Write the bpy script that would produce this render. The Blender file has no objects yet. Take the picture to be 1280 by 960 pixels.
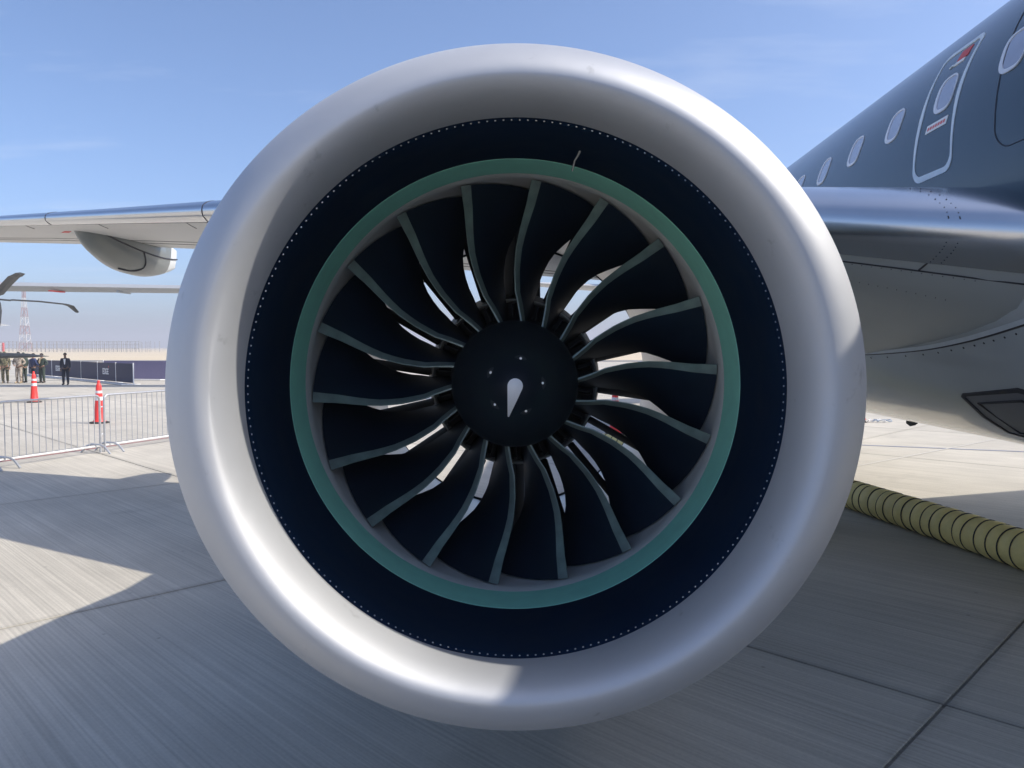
import bpy, bmesh, math, random
from math import sin, cos, pi, radians, sqrt, atan2
from mathutils import Vector, Matrix

random.seed(7)
sc = bpy.context.scene
COL = sc.collection

# ------------------------------------------------------------------ camera
cam_d = bpy.data.cameras.new("camera")
cam = bpy.data.objects.new("camera", cam_d)
COL.objects.link(cam)
cam.location = (0, 0, 2.0)
cam.rotation_euler = (radians(90 - 2.74), 0, 0)
cam_d.sensor_width = 36
cam_d.lens = 961.5 / 1280 * 36
cam_d.clip_start = 0.05
cam_d.clip_end = 20000
sc.camera = cam

# ------------------------------------------------------------------ sun, sky, exposure
SUN = Vector((0.975, -0.12, 1.0)).normalized()
SUN_EL = math.asin(SUN.z)
SUN_AZ = atan2(SUN.x, SUN.y)
sl = bpy.data.lights.new("sun", 'SUN')
sl.energy = 2.65
sl.angle = radians(0.55)
sl.color = (1.0, 0.925, 0.81)
so = bpy.data.objects.new("sun", sl)
COL.objects.link(so)
so.rotation_euler = (-SUN).to_track_quat('-Z', 'Y').to_euler()
so.location = (30, -8, 40)

W = bpy.data.worlds.new("World")
sc.world = W
W.use_nodes = True
wt = W.node_tree
for n in list(wt.nodes):
    wt.nodes.remove(n)
wo = wt.nodes.new('ShaderNodeOutputWorld')
bg = wt.nodes.new('ShaderNodeBackground')
sky = wt.nodes.new('ShaderNodeTexSky')
sky.sky_type = 'NISHITA'
sky.sun_disc = False
sky.sun_elevation = SUN_EL
sky.sun_rotation = SUN_AZ
sky.altitude = 10
sky.air_density = 0.7
sky.dust_density = 2.3
sky.ozone_density = 5.2
bg.inputs['Strength'].default_value = 0.141
# thin cirrus over the whole sky, laid out on a plane high above the ground
tc = wt.nodes.new('ShaderNodeTexCoord')
sep = wt.nodes.new('ShaderNodeSeparateXYZ')
wt.links.new(tc.outputs['Generated'], sep.inputs[0])
zz = wt.nodes.new('ShaderNodeMath'); zz.operation = 'ADD'; zz.inputs[1].default_value = 0.06
wt.links.new(sep.outputs['Z'], zz.inputs[0])
zm = wt.nodes.new('ShaderNodeMath'); zm.operation = 'MAXIMUM'; zm.inputs[1].default_value = 0.06
wt.links.new(zz.outputs[0], zm.inputs[0])
dvx = wt.nodes.new('ShaderNodeMath'); dvx.operation = 'DIVIDE'
dvy = wt.nodes.new('ShaderNodeMath'); dvy.operation = 'DIVIDE'
wt.links.new(sep.outputs['X'], dvx.inputs[0]); wt.links.new(zm.outputs[0], dvx.inputs[1])
wt.links.new(sep.outputs['Y'], dvy.inputs[0]); wt.links.new(zm.outputs[0], dvy.inputs[1])
cmb = wt.nodes.new('ShaderNodeCombineXYZ')
wt.links.new(dvx.outputs[0], cmb.inputs[0]); wt.links.new(dvy.outputs[0], cmb.inputs[1])
mp = wt.nodes.new('ShaderNodeMapping')
mp.inputs['Location'].default_value = (2.22, -0.89, 0)
mp.inputs['Rotation'].default_value = (0, 0, radians(8))
mp.inputs['Scale'].default_value = (0.55, 1.5, 1)
wt.links.new(cmb.outputs[0], mp.inputs[0])
cn = wt.nodes.new('ShaderNodeTexNoise')
cn.inputs['Scale'].default_value = 1.6
cn.inputs['Detail'].default_value = 7
cn.inputs['Roughness'].default_value = 0.55
wt.links.new(mp.outputs[0], cn.inputs['Vector'])
cr = wt.nodes.new('ShaderNodeMapRange')
cr.inputs['From Min'].default_value = 0.56
cr.inputs['From Max'].default_value = 0.80
cr.inputs['To Max'].default_value = 0.26
wt.links.new(cn.outputs['Fac'], cr.inputs['Value'])
mx = wt.nodes.new('ShaderNodeMix'); mx.data_type = 'RGBA'
mx.inputs['B'].default_value = (3.6, 3.9, 4.6, 1)
wt.links.new(cr.outputs[0], mx.inputs['Factor'])
wt.links.new(sky.outputs[0], mx.inputs['A'])
wt.links.new(mx.outputs['Result'], bg.inputs['Color'])
wt.links.new(bg.outputs[0], wo.inputs['Surface'])

sc.view_settings.view_transform = 'Standard'
sc.view_settings.look = 'None'
sc.view_settings.exposure = 0.80
sc.view_settings.gamma = 1.0
sc.render.engine = 'CYCLES'
sc.cycles.use_denoising = True
sc.cycles.max_bounces = 8
sc.cycles.diffuse_bounces = 5
sc.cycles.glossy_bounces = 4
sc.cycles.sample_clamp_indirect = 6

# ------------------------------------------------------------------ materials
def nm(name):
    m = bpy.data.materials.new(name)
    m.use_nodes = True
    return m, m.node_tree, m.node_tree.nodes['Principled BSDF']


def pbr(name, col, rough=0.5, metal=0.0, coat=0.0, var=0.06, scale=9.0, bump=0.0, bscale=60.0, rvar=0.08, stretch=None, spec=0.5, each=0.0):
    """a painted, plastic, metal or cloth surface: tone and gloss vary softly with a noise"""
    m, t, b = nm(name)
    N, L = t.nodes, t.links
    tcn = N.new('ShaderNodeTexCoord')
    src = tcn.outputs['Object']
    if stretch:
        mpn = N.new('ShaderNodeMapping'); mpn.inputs['Scale'].default_value = stretch
        L.new(src, mpn.inputs[0]); src = mpn.outputs[0]
    no = N.new('ShaderNodeTexNoise')
    no.inputs['Scale'].default_value = scale
    no.inputs['Detail'].default_value = 5
    L.new(src, no.inputs['Vector'])
    mr = N.new('ShaderNodeMapRange')
    mr.inputs['To Min'].default_value = 1 - var * 2
    mr.inputs['To Max'].default_value = 1 + var * 2
    L.new(no.outputs['Fac'], mr.inputs['Value'])
    vm = N.new('ShaderNodeVectorMath'); vm.operation = 'SCALE'
    vm.inputs[0].default_value = col[:3]
    if each:                                   # alike pieces differ a little in tone
        oi = N.new('ShaderNodeObjectInfo')
        er = N.new('ShaderNodeMapRange'); er.inputs['To Min'].default_value = 1 - each; er.inputs['To Max'].default_value = 1 + each
        L.new(oi.outputs['Random'], er.inputs['Value'])
        em = N.new('ShaderNodeMath'); em.operation = 'MULTIPLY'
        L.new(mr.outputs[0], em.inputs[0]); L.new(er.outputs[0], em.inputs[1])
        L.new(em.outputs[0], vm.inputs['Scale'])
    else:
        L.new(mr.outputs[0], vm.inputs['Scale'])
    L.new(vm.outputs[0], b.inputs['Base Color'])
    rr = N.new('ShaderNodeMapRange')
    rr.inputs['To Min'].default_value = max(0.02, rough - rvar)
    rr.inputs['To Max'].default_value = min(1, rough + rvar)
    L.new(no.outputs['Fac'], rr.inputs['Value'])
    L.new(rr.outputs[0], b.inputs['Roughness'])
    b.inputs['Metallic'].default_value = metal
    b.inputs['Coat Weight'].default_value = coat
    b.inputs['Coat Roughness'].default_value = 0.06
    b.inputs['Specular IOR Level'].default_value = spec
    if bump:
        bn = N.new('ShaderNodeTexNoise')
        bn.inputs['Scale'].default_value = bscale
        bn.inputs['Detail'].default_value = 3
        L.new(src, bn.inputs['Vector'])
        bp = N.new('ShaderNodeBump')
        bp.inputs['Strength'].default_value = bump
        bp.inputs['Distance'].default_value = 0.01
        L.new(bn.outputs['Fac'], bp.inputs['Height'])
        L.new(bp.outputs[0], b.inputs['Normal'])
    return m


GRID_ROT = radians(45)          # the slabs lie diagonally to the view


def concrete(name, base, joints=False):
    m, t, b = nm(name)
    N, L = t.nodes, t.links
    g = N.new('ShaderNodeNewGeometry')
    mpn = N.new('ShaderNodeMapping'); mpn.vector_type = 'POINT'
    mpn.inputs['Rotation'].default_value = (0, 0, GRID_ROT)
    L.new(g.outputs['Position'], mpn.inputs[0])       # x runs along the broom marks
    def noise(scale, detail, sx=1.0, sy=1.0, rough=0.55):
        m2 = N.new('ShaderNodeMapping'); m2.inputs['Scale'].default_value = (sx, sy, 1)
        L.new(mpn.outputs[0], m2.inputs[0])
        n = N.new('ShaderNodeTexNoise')
        n.inputs['Scale'].default_value = scale
        n.inputs['Detail'].default_value = detail
        n.inputs['Roughness'].default_value = rough
        L.new(m2.outputs[0], n.inputs['Vector'])
        return n.outputs['Fac']
    def mapr(v, a, c, lo=0.25, hi=0.75):
        r = N.new('ShaderNodeMapRange')
        r.inputs['From Min'].default_value = lo; r.inputs['From Max'].default_value = hi
        r.inputs['To Min'].default_value = a; r.inputs['To Max'].default_value = c
        L.new(v, r.inputs['Value']); return r.outputs[0]
    def mul(a, c):
        r = N.new('ShaderNodeMath'); r.operation = 'MULTIPLY'
        L.new(a, r.inputs[0])
        if isinstance(c, float): r.inputs[1].default_value = c
        else: L.new(c, r.inputs[1])
        return r.outputs[0]
    broom = noise(1.0, 2, 0.35, 52.0, 0.4)
    broom2 = noise(1.0, 3, 0.16, 11.0)
    pits = noise(170, 2)
    blotch = noise(0.35, 5)
    patch = noise(1.7, 6, 0.6, 1.0)
    grain = noise(45, 4)
    f = mul(mapr(broom, 0.87, 1.11, 0.3, 0.7), mapr(blotch, 0.86, 1.12))
    f = mul(f, mapr(broom2, 0.94, 1.06))
    f = mul(f, mapr(patch, 0.90, 1.08))
    f = mul(f, mapr(grain, 0.93, 1.07))
    f = mul(f, mapr(pits, 0.72, 1.0, 0.22, 0.36))
    oi = N.new('ShaderNodeObjectInfo')
    f = mul(f, mapr(oi.outputs['Random'], 0.93, 1.06, 0, 1))
    vo = N.new('ShaderNodeTexVoronoi'); vo.inputs['Scale'].default_value = 3.2
    L.new(mpn.outputs[0], vo.inputs['Vector'])
    f = mul(f, mapr(vo.outputs['Distance'], 0.62, 1.0, 0.015, 0.06))
    # a few oil and tyre stains
    st = noise(0.9, 4, 1.0, 0.5)
    f = mul(f, mapr(st, 0.80, 1.0, 0.27, 0.38))
    sepn = None
    if True:
        sepn = N.new('ShaderNodeSeparateXYZ'); L.new(mpn.outputs[0], sepn.inputs[0])
        for ax, off in (('X', 1.27), ('Y', -4.7)):
            a = N.new('ShaderNodeMath'); a.operation = 'ADD'; a.inputs[1].default_value = off
            L.new(sepn.outputs[ax], a.inputs[0])
            p = N.new('ShaderNodeMath'); p.operation = 'PINGPONG'; p.inputs[1].default_value = 2.55
            L.new(a.outputs[0], p.inputs[0])
            if joints:
                f = mul(f, mapr(p.outputs[0], 0.50, 1.0, 0.014, 0.03))
            else:                                # grime gathered unevenly along the joints
                w_ = N.new('ShaderNodeMath'); w_.operation = 'MULTIPLY_ADD'; w_.inputs[1].default_value = -0.14
                L.new(patch, w_.inputs[0]); L.new(p.outputs[0], w_.inputs[2])
                f = mul(f, mapr(w_.outputs[0], 0.80, 1.0, -0.06, 0.01))
    vm = N.new('ShaderNodeVectorMath'); vm.operation = 'SCALE'
    vm.inputs[0].default_value = base
    L.new(f, vm.inputs['Scale'])
    L.new(vm.outputs[0], b.inputs['Base Color'])
    b.inputs['Roughness'].default_value = 0.78
    b.inputs['Specular IOR Level'].default_value = 0.35
    ad = N.new('ShaderNodeMath'); ad.operation = 'ADD'
    L.new(mul(broom, 1.0), ad.inputs[0]); L.new(mul(grain, 0.5), ad.inputs[1])
    bp = N.new('ShaderNodeBump'); bp.inputs['Strength'].default_value = 0.45; bp.inputs['Distance'].default_value = 0.006
    L.new(ad.outputs[0], bp.inputs['Height']); L.new(bp.outputs[0], b.inputs['Normal'])
    return m


def sand(name, c1, c2):
    m, t, b = nm(name)
    N, L = t.nodes, t.links
    g = N.new('ShaderNodeNewGeometry')
    n = N.new('ShaderNodeTexNoise'); n.inputs['Scale'].default_value = 0.05; n.inputs['Detail'].default_value = 8
    L.new(g.outputs['Position'], n.inputs['Vector'])
    mx_ = N.new('ShaderNodeMix'); mx_.data_type = 'RGBA'
    mx_.inputs['A'].default_value = (*c1, 1); mx_.inputs['B'].default_value = (*c2, 1)
    L.new(n.outputs['Fac'], mx_.inputs['Factor'])
    L.new(mx_.outputs['Result'], b.inputs['Base Color'])
    b.inputs['Roughness'].default_value = 0.95
    return m


def camo(name, c1, c2, c3, scale=7):
    m, t, b = nm(name)
    N, L = t.nodes, t.links
    tcn = N.new('ShaderNodeTexCoord')
    n = N.new('ShaderNodeTexNoise'); n.inputs['Scale'].default_value = scale; n.inputs['Detail'].default_value = 3
    L.new(tcn.outputs['Object'], n.inputs['Vector'])
    r = N.new('ShaderNodeValToRGB')
    r.color_ramp.interpolation = 'CONSTANT'
    e = r.color_ramp.elements
    e[0].color = (*c1, 1); e[1].position = 0.47; e[1].color = (*c2, 1)
    x = e.new(0.57); x.color = (*c3, 1)
    L.new(n.outputs['Fac'], r.inputs[0]); L.new(r.outputs[0], b.inputs['Base Color'])
    b.inputs['Roughness'].default_value = 0.9
    return m


def lip_metal():
    """satin aluminium of the intake lip: fine circular brushing round the engine axis, faint dirt"""
    m = pbr("satin_aluminium", (0.525, 0.54, 0.565), 0.60, 0.60, var=0.035, scale=2.2, rvar=0.05)
    t = m.node_tree; N, L = t.nodes, t.links
    b = N['Principled BSDF']
    b.inputs['Anisotropic'].default_value = 0.25
    tcs = N.new('ShaderNodeTexCoord')
    sn = N.new('ShaderNodeTexNoise'); sn.inputs['Scale'].default_value = 9; sn.inputs['Detail'].default_value = 6; sn.inputs['Roughness'].default_value = 0.65
    L.new(tcs.outputs['Object'], sn.inputs['Vector'])
    sm = N.new('ShaderNodeMapRange'); sm.inputs['From Min'].default_value = 0.27; sm.inputs['From Max'].default_value = 0.36
    sm.inputs['To Min'].default_value = 0.78; sm.inputs['To Max'].default_value = 1.0
    L.new(sn.outputs['Fac'], sm.inputs['Value'])
    vm0 = b.inputs['Base Color'].links[0].from_node
    vs = N.new('ShaderNodeVectorMath'); vs.operation = 'SCALE'
    L.new(vm0.outputs[0], vs.inputs[0]); L.new(sm.outputs[0], vs.inputs['Scale'])
    L.new(vs.outputs[0], b.inputs['Base Color'])
    tcn = N.new('ShaderNodeTexCoord')
    n = N.new('ShaderNodeTexNoise'); n.inputs['Scale'].default_value = 260; n.inputs['Detail'].default_value = 2
    L.new(tcn.outputs['Object'], n.inputs['Vector'])
    n2 = N.new('ShaderNodeTexNoise'); n2.inputs['Scale'].default_value = 7; n2.inputs['Detail'].default_value = 2
    L.new(tcn.outputs['Object'], n2.inputs['Vector'])
    a = N.new('ShaderNodeMath'); a.operation = 'MULTIPLY_ADD'; a.inputs[1].default_value = 0.02
    L.new(n.outputs['Fac'], a.inputs[0]); L.new(n2.outputs['Fac'], a.inputs[2])
    bp = N.new('ShaderNodeBump'); bp.inputs['Strength'].default_value = 0.18; bp.inputs['Distance'].default_value = 0.01
    L.new(a.outputs[0], bp.inputs['Height']); L.new(bp.outputs[0], b.inputs['Normal'])
    return m


M = {}
M['concrete'] = concrete("broomed_concrete", (0.51, 0.475, 0.405))
M['concrete_far'] = concrete("concrete_with_joints", (0.51, 0.475, 0.405), True)
M['sand'] = sand("desert_sand", (0.56, 0.46, 0.31), (0.66, 0.56, 0.40))
M['asphalt'] = pbr("worn_asphalt", (0.16, 0.16, 0.165), 0.9, scale=0.5, var=0.1)
M['lip'] = lip_metal()
M['barrel'] = pbr("dark_blue_liner", (0.004, 0.016, 0.042), 0.52, var=0.14, scale=5, rvar=0.1, spec=0.14)
M['green'] = pbr("green_primer_ring", (0.34, 0.80, 0.63), 0.55, var=0.05, scale=14, spec=0.3)
M['rub'] = pbr("grey_rub_strip", (0.56, 0.565, 0.54), 0.7, var=0.06, scale=12, spec=0.25)
M['blade'] = pbr("black_composite", (0.008, 0.018, 0.036), 0.42, var=0.2, scale=6, each=0.2, spec=0.22)
M['sheath'] = pbr("bare_blade_edge", (0.28, 0.345, 0.33), 0.42, 0.35, var=0.22, scale=16, each=0.14, spec=0.35)
M['spinner'] = pbr("matt_dark_spinner", (0.010, 0.015, 0.024), 0.40, var=0.06, scale=14, spec=0.4)
M['splitter'] = pbr('splitter_grey', (0.62, 0.62, 0.60), 0.4)
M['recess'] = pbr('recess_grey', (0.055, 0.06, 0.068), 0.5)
M['white_mark'] = pbr("white_marking", (0.86, 0.87, 0.88), 0.5, var=0.02)
M['dark'] = pbr("engine_black", (0.010, 0.014, 0.022), 0.55, var=0.1, spec=0.3)
M['duct'] = pbr("duct_aluminium", (0.62, 0.61, 0.59), 0.38, 0.85, var=0.08, scale=6)
M['steel'] = pbr("bright_steel", (0.62, 0.62, 0.62), 0.3, 1.0, var=0.05)
M['vane'] = pbr("vane_grey", (0.05, 0.052, 0.055), 0.4, 0.4, var=0.08)
M['cowl'] = pbr("cowl_paint", (0.03, 0.05, 0.075), 0.25, coat=0.6)
M['fus'] = pbr("dark_blue_gloss_paint", (0.015, 0.039, 0.052), 0.24, coat=0.35, var=0.05, scale=1.2, rvar=0.03)
M['belly'] = pbr("grey_gloss_paint", (0.56, 0.60, 0.605), 0.24, coat=0.5, var=0.04, scale=1.5, rvar=0.04)
M['wing'] = pbr("light_grey_wing_paint", (0.60, 0.595, 0.575), 0.42, var=0.05, scale=1.6)
M['wing_dark'] = pbr("grey_fillet_paint", (0.62, 0.65, 0.64), 0.40, var=0.05, scale=1.6)
M['slat'] = pbr("polished_slat", (0.66, 0.67, 0.68), 0.24, 1.0, var=0.04, scale=3, rvar=0.04)
M['fairing'] = pbr("fairing_grey", (0.185, 0.20, 0.19), 0.35, coat=0.35, var=0.06, scale=3)
M['fairing_tip'] = pbr("white_fairing_tip", (0.75, 0.77, 0.75), 0.4)
M['seal'] = pbr("dark_seal", (0.035, 0.035, 0.045), 0.6)
M['red'] = pbr("red_paint", (0.62, 0.06, 0.05), 0.5)
M['orange'] = pbr("fluorescent_cone", (0.90, 0.055, 0.045), 0.45, var=0.05)
M['reflect'] = pbr("reflective_band", (0.78, 0.76, 0.76), 0.35)
M['dull_steel'] = pbr('dull_steel', (0.40, 0.39, 0.38), 0.35, 0.9)
M['rubber'] = pbr("black_rubber", (0.035, 0.035, 0.035), 0.75)
M['galv'] = pbr("galvanised_steel", (0.52, 0.53, 0.55), 0.42, 0.6, var=0.08, scale=20)
M['galv_red'] = pbr("red_taped_rail", (0.42, 0.12, 0.12), 0.6)
M['hose'] = pbr("yellow_hose_cloth", (0.80, 0.65, 0.255), 0.62, var=0.12, scale=7, bump=0.25, bscale=30)
M['banner'] = pbr("dark_purple_banner", (0.050, 0.047, 0.085), 0.7)
M['banner_pale'] = pbr("pale_purple_banner", (0.20, 0.18, 0.29), 0.7)
M['frame_white'] = pbr("window_rim", (0.72, 0.73, 0.76), 0.35)
M['pane'] = pbr("window_pane", (0.34, 0.36, 0.44), 0.12, coat=0.6, var=0.12, scale=4)
M['outline'] = pbr("pale_door_outline", (0.66, 0.72, 0.75), 0.4)
M['skin'] = pbr("skin", (0.33, 0.19, 0.13), 0.55)
M['skin_dark'] = pbr("dark_skin", (0.13, 0.075, 0.05), 0.55)
M['hair'] = pbr("hair", (0.015, 0.012, 0.01), 0.7)
M['suit'] = pbr("dark_navy_suit", (0.012, 0.017, 0.032), 0.8)
M['navy'] = pbr("navy_jacket", (0.03, 0.045, 0.12), 0.8)
M['olive'] = pbr("green_flight_suit", (0.045, 0.065, 0.052), 0.85)
M['tan'] = pbr("tan_cloth", (0.42, 0.33, 0.22), 0.9)
M['camo_tan'] = camo("tan_camouflage", (0.36, 0.30, 0.24), (0.52, 0.44, 0.36), (0.22, 0.18, 0.14))
M['camo_green'] = camo("green_camouflage", (0.10, 0.10, 0.06), (0.24, 0.21, 0.13), (0.05, 0.05, 0.035))
M['white'] = pbr("white_paint", (0.78, 0.78, 0.77), 0.5)
M['mast_red'] = pbr('dull_red', (0.36, 0.20, 0.18), 0.8)  # muted red for alternate mast sections
M['mast_white'] = pbr('dull_white', (0.62, 0.60, 0.57), 0.8)  # muted white for the sections between
M['pole'] = pbr("weathered_poles", (0.30, 0.28, 0.25), 0.8)
M['aircraft_grey'] = pbr("aircraft_grey", (0.36, 0.375, 0.39), 0.5)
M['rotor'] = pbr("rotor_black", (0.045, 0.05, 0.055), 0.55)
M['line_blue'] = pbr("blue_grey_line", (0.22, 0.24, 0.32), 0.8)
M['line_pale'] = pbr("faded_white_line", (0.52, 0.50, 0.45), 0.8)
M['line_dark'] = pbr("drain_grating", (0.13, 0.135, 0.15), 0.8)
M['blue_strap'] = pbr("pale_blue_strap", (0.45, 0.52, 0.62), 0.7)

# ------------------------------------------------------------------ helpers
def mesh(name, V, F, mats, smooth=True, mi=None, sharp=None):
    me = bpy.data.meshes.new(name)
    me.from_pydata([tuple(v) for v in V], [], F)
    if not isinstance(mats, (list, tuple)):
        mats = [mats]
    for m in mats:
        me.materials.append(m)
    if mi:
        for p, k in zip(me.polygons, mi):
            p.material_index = k
    me.update()
    for p in me.polygons:
        p.use_smooth = smooth
    if smooth and sharp is not None:
        try:
            me.set_sharp_from_angle(angle=radians(sharp))
        except Exception:
            pass
    return me


def obj(name, me, parent=None, label=None, kind=None):
    o = bpy.data.objects.new(name, me)
    COL.objects.link(o)
    if parent is not None:
        o.parent = parent
        if parent.type == 'EMPTY':
            o.matrix_parent_inverse = parent.matrix_basis.inverted()
    if label: o['label'] = label
    if kind: o['kind'] = kind
    return o


def thing(name, label, cat, loc, group=None):
    e = bpy.data.objects.new(name, None)
    COL.objects.link(e)
    e.location = loc
    e.empty_display_size = 0.2
    e['label'] = label; e['category'] = cat
    if group: e['group'] = group
    return e


def dup(root, offset=(0, 0, 0), rot=0.0, label=None):
    r = root.copy(); COL.objects.link(r)
    r.location = Vector(root.location) + Vector(offset)
    r.rotation_euler = (0, 0, rot)
    if label: r['label'] = label
    for ch in root.children:
        c = ch.copy(); COL.objects.link(c); c.parent = r
        for g in ch.children:
            d = g.copy(); COL.objects.link(d); d.parent = c
    return r


class MB:
    def __init__(s):
        s.V, s.F, s.I = [], [], []
    def add(s, V, F, k=0):
        b = len(s.V)
        s.V += [tuple(v) for v in V]
        s.F += [tuple(i + b for i in f) for f in F]
        s.I += [k] * len(F)
        return s
    def box(s, c, d, rz=0, k=0):
        x, y, z = d[0] / 2, d[1] / 2, d[2] / 2
        V = []
        for a, b_, e in ((-x, -y, -z), (x, -y, -z), (x, y, -z), (-x, y, -z), (-x, -y, z), (x, -y, z), (x, y, z), (-x, y, z)):
            V.append((c[0] + a * cos(rz) - b_ * sin(rz), c[1] + a * sin(rz) + b_ * cos(rz), c[2] + e))
        return s.add(V, [(0, 3, 2, 1), (4, 5, 6, 7), (0, 1, 5, 4), (1, 2, 6, 5), (2, 3, 7, 6), (3, 0, 4, 7)], k)
    def tube(s, pts, rad, n=8, caps=True, k=0):
        pts = [Vector(p) for p in pts]
        if not isinstance(rad, (list, tuple)): rad = [rad] * len(pts)
        V, F = [], []
        up = None
        for i, p in enumerate(pts):
            d = (pts[min(i + 1, len(pts) - 1)] - pts[max(i - 1, 0)]).normalized()
            if up is None:
                up = Vector((0, 0, 1)) if abs(d.z) < 0.9 else Vector((1, 0, 0))
            a = d.cross(up).normalized(); up = a.cross(d).normalized()
            for j in range(n):
                t = 2 * pi * j / n
                V.append(p + (a * cos(t) + up * sin(t)) * rad[i])
        for i in range(len(pts) - 1):
            for j in range(n):
                j2 = (j + 1) % n
                F.append((i * n + j, i * n + j2, (i + 1) * n + j2, (i + 1) * n + j))
        if caps:
            F.append(tuple(range(n - 1, -1, -1)))
            F.append(tuple((len(pts) - 1) * n + j for j in range(n)))
        return s.add(V, F, k)
    def lathe(s, prof, n=24, k=0, origin=(0, 0, 0), axis='z'):
        V, F = [], []
        for r, h in prof:
            for j in range(n):
                t = 2 * pi * j / n
                if axis == 'z': V.append((origin[0] + r * cos(t), origin[1] + r * sin(t), origin[2] + h))
                else: V.append((origin[0] + r * sin(t), origin[1] + h, origin[2] + r * cos(t)))
        for i in range(len(prof) - 1):
            for j in range(n):
                j2 = (j + 1) % n
                F.append((i * n + j, i * n + j2, (i + 1) * n + j2, (i + 1) * n + j))
        return s.add(V, F, k)
    def build(s, name, mats, parent=None, smooth=True, sharp=40, label=None, kind=None):
        return obj(name, mesh(name, s.V, s.F, mats, smooth, s.I, sharp), parent, label, kind)


def tag(o, label, cat, group=None):
    o['label'] = label; o['category'] = cat
    if group: o['group'] = group
    return o

# ------------------------------------------------------------------ ground
def sheet(name, x0, x1, y0, y1, z, m, rot=0, c=None):
    V = [(x0, y0, z), (x1, y0, z), (x1, y1, z), (x0, y1, z)]
    o = obj(name, mesh(name, V, [(0, 1, 2, 3)], m, False), kind='structure')
    return o

sheet("desert", -2600, 2600, -2600, 2600, -0.03, M['sand'])
apron = sheet("apron", -260, 200, -60, 104, -0.0122, M['concrete_far'])
sheet("road", -700, 700, 107, 119, -0.022, M['asphalt'])

# slabs: u runs along the broom marks (1,-1), v along (1,1)
U0, V0, S = -1.27, 4.7, 5.1
def slab_mesh():
    h, b, g = S / 2, 0.006, 0.009
    V, F = [], []
    for d, z in ((g, -0.013), (g, -0.004), (g + b, 0.0)):
        e = h - d
        V += [(-e, -e, z), (e, -e, z), (e, e, z), (-e, e, z)]
    for i in (0, 4):
        for j in range(4):
            j2 = (j + 1) % 4
            F.append((i + j, i + j2, i + 4 + j2, i + 4 + j))
    F.append((8, 9, 10, 11))
    return mesh("paving_slab", V, F, M['concrete'], False)
SM = slab_mesh()
for iu in range(-9, 9):
    for iv in range(-4, 11):
        u = U0 + S * (iu + 0.5); v = V0 + S * (iv + 0.5)
        X = (u + v) / sqrt(2); Y = (v - u) / sqrt(2)
        if Y > 36 or Y < -9 or abs(X) > 0.70 * Y + 9.5:
            continue
        o = obj("paving_slab", SM, apron)
        o.location = (X, Y, random.uniform(-0.001, 0.0012))
        o.rotation_euler = (0, 0, -pi / 4)

# painted and other lines, and a drain
def strip(name, p, q, w, z, m):
    p, q = Vector((*p, 0)), Vector((*q, 0))
    d = (q - p).normalized(); n_ = Vector((-d.y, d.x, 0)) * w / 2
    V = [p - n_, q - n_, q + n_, p + n_]
    V = [(a.x, a.y, z) for a in V]
    return obj(name, mesh(name, V, [(0, 1, 2, 3)], m, False), kind='structure')
strip("ground_line", (3.0, 17.2), (16.0, 12.3), 0.10, 0.005, M['line_blue'])  # thin blue-grey line across the concrete
strip("ground_line", (5.2, 12.37), (12.6, 18.3), 0.045, 0.006, M['line_pale'])
strip("ground_line", (-10.6, 9.0), (-5.4, 22.6), 0.07, 0.005, M['galv_red'])
strip("ground_line", (-60, 46.5), (60, 46.5), 0.9, 0.004, M['line_pale'])

# ------------------------------------------------------------------ airliner
AIR = thing("airliner", "dark blue airliner with grey belly and huge silver rimmed fan engine facing the viewer", "airliner", (4.9, 5.0, 0))
CX, CZ, R, K = 4.8, 3.08, 2.02, 0.047
def fp(Y, ang, dr=0.0):
    """point on the fuselage skin; ang in degrees above the horizontal on the engine's side"""
    a = radians(ang)
    return (CX + K * Y - (R + dr) * cos(a), Y, CZ + (R + dr) * sin(a))

def fuselage():
    st = []
    for Y, s, dz in ((-13.6, 0.02, -0.75), (-13.4, 0.16, -0.70), (-12.8, 0.36, -0.55), (-12, 0.54, -0.4), (-11, 0.72, -0.24),
                     (-9.8, 0.87, -0.1), (-8.4, 0.96, -0.03), (-7, 1, 0), (-4, 1, 0), (0, 1, 0), (4, 1, 0), (8, 1, 0), (12, 1, 0), (16, 1, 0), (19, 0.98, .02),
                     (22, 0.86, .2), (25, 0.66, .5), (28, 0.40, .85), (30.5, 0.15, 1.15), (31, 0.02, 1.2)):
        st.append((Y, s, dz))
    n = 96
    V, F, I = [], [], []
    for Y, s, dz in st:
        for j in range(n):
            t = 2 * pi * j / n
            V.append((CX + K * Y + R * s * sin(t), Y, CZ + dz + R * s * cos(t)))
    for i in range(len(st) - 1):
        for j in range(n):
            j2 = (j + 1) % n
            F.append((i * n + j, i * n + j2, (i + 1) * n + j2, (i + 1) * n + j))
            a = (j + 0.5) / n * 360
            I.append(1 if 104 < a < 256 else 0)
    return obj("fuselage", mesh("fuselage", V, F, [M['fus'], M['belly']], True, I), AIR)
FUS = fuselage()

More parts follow.
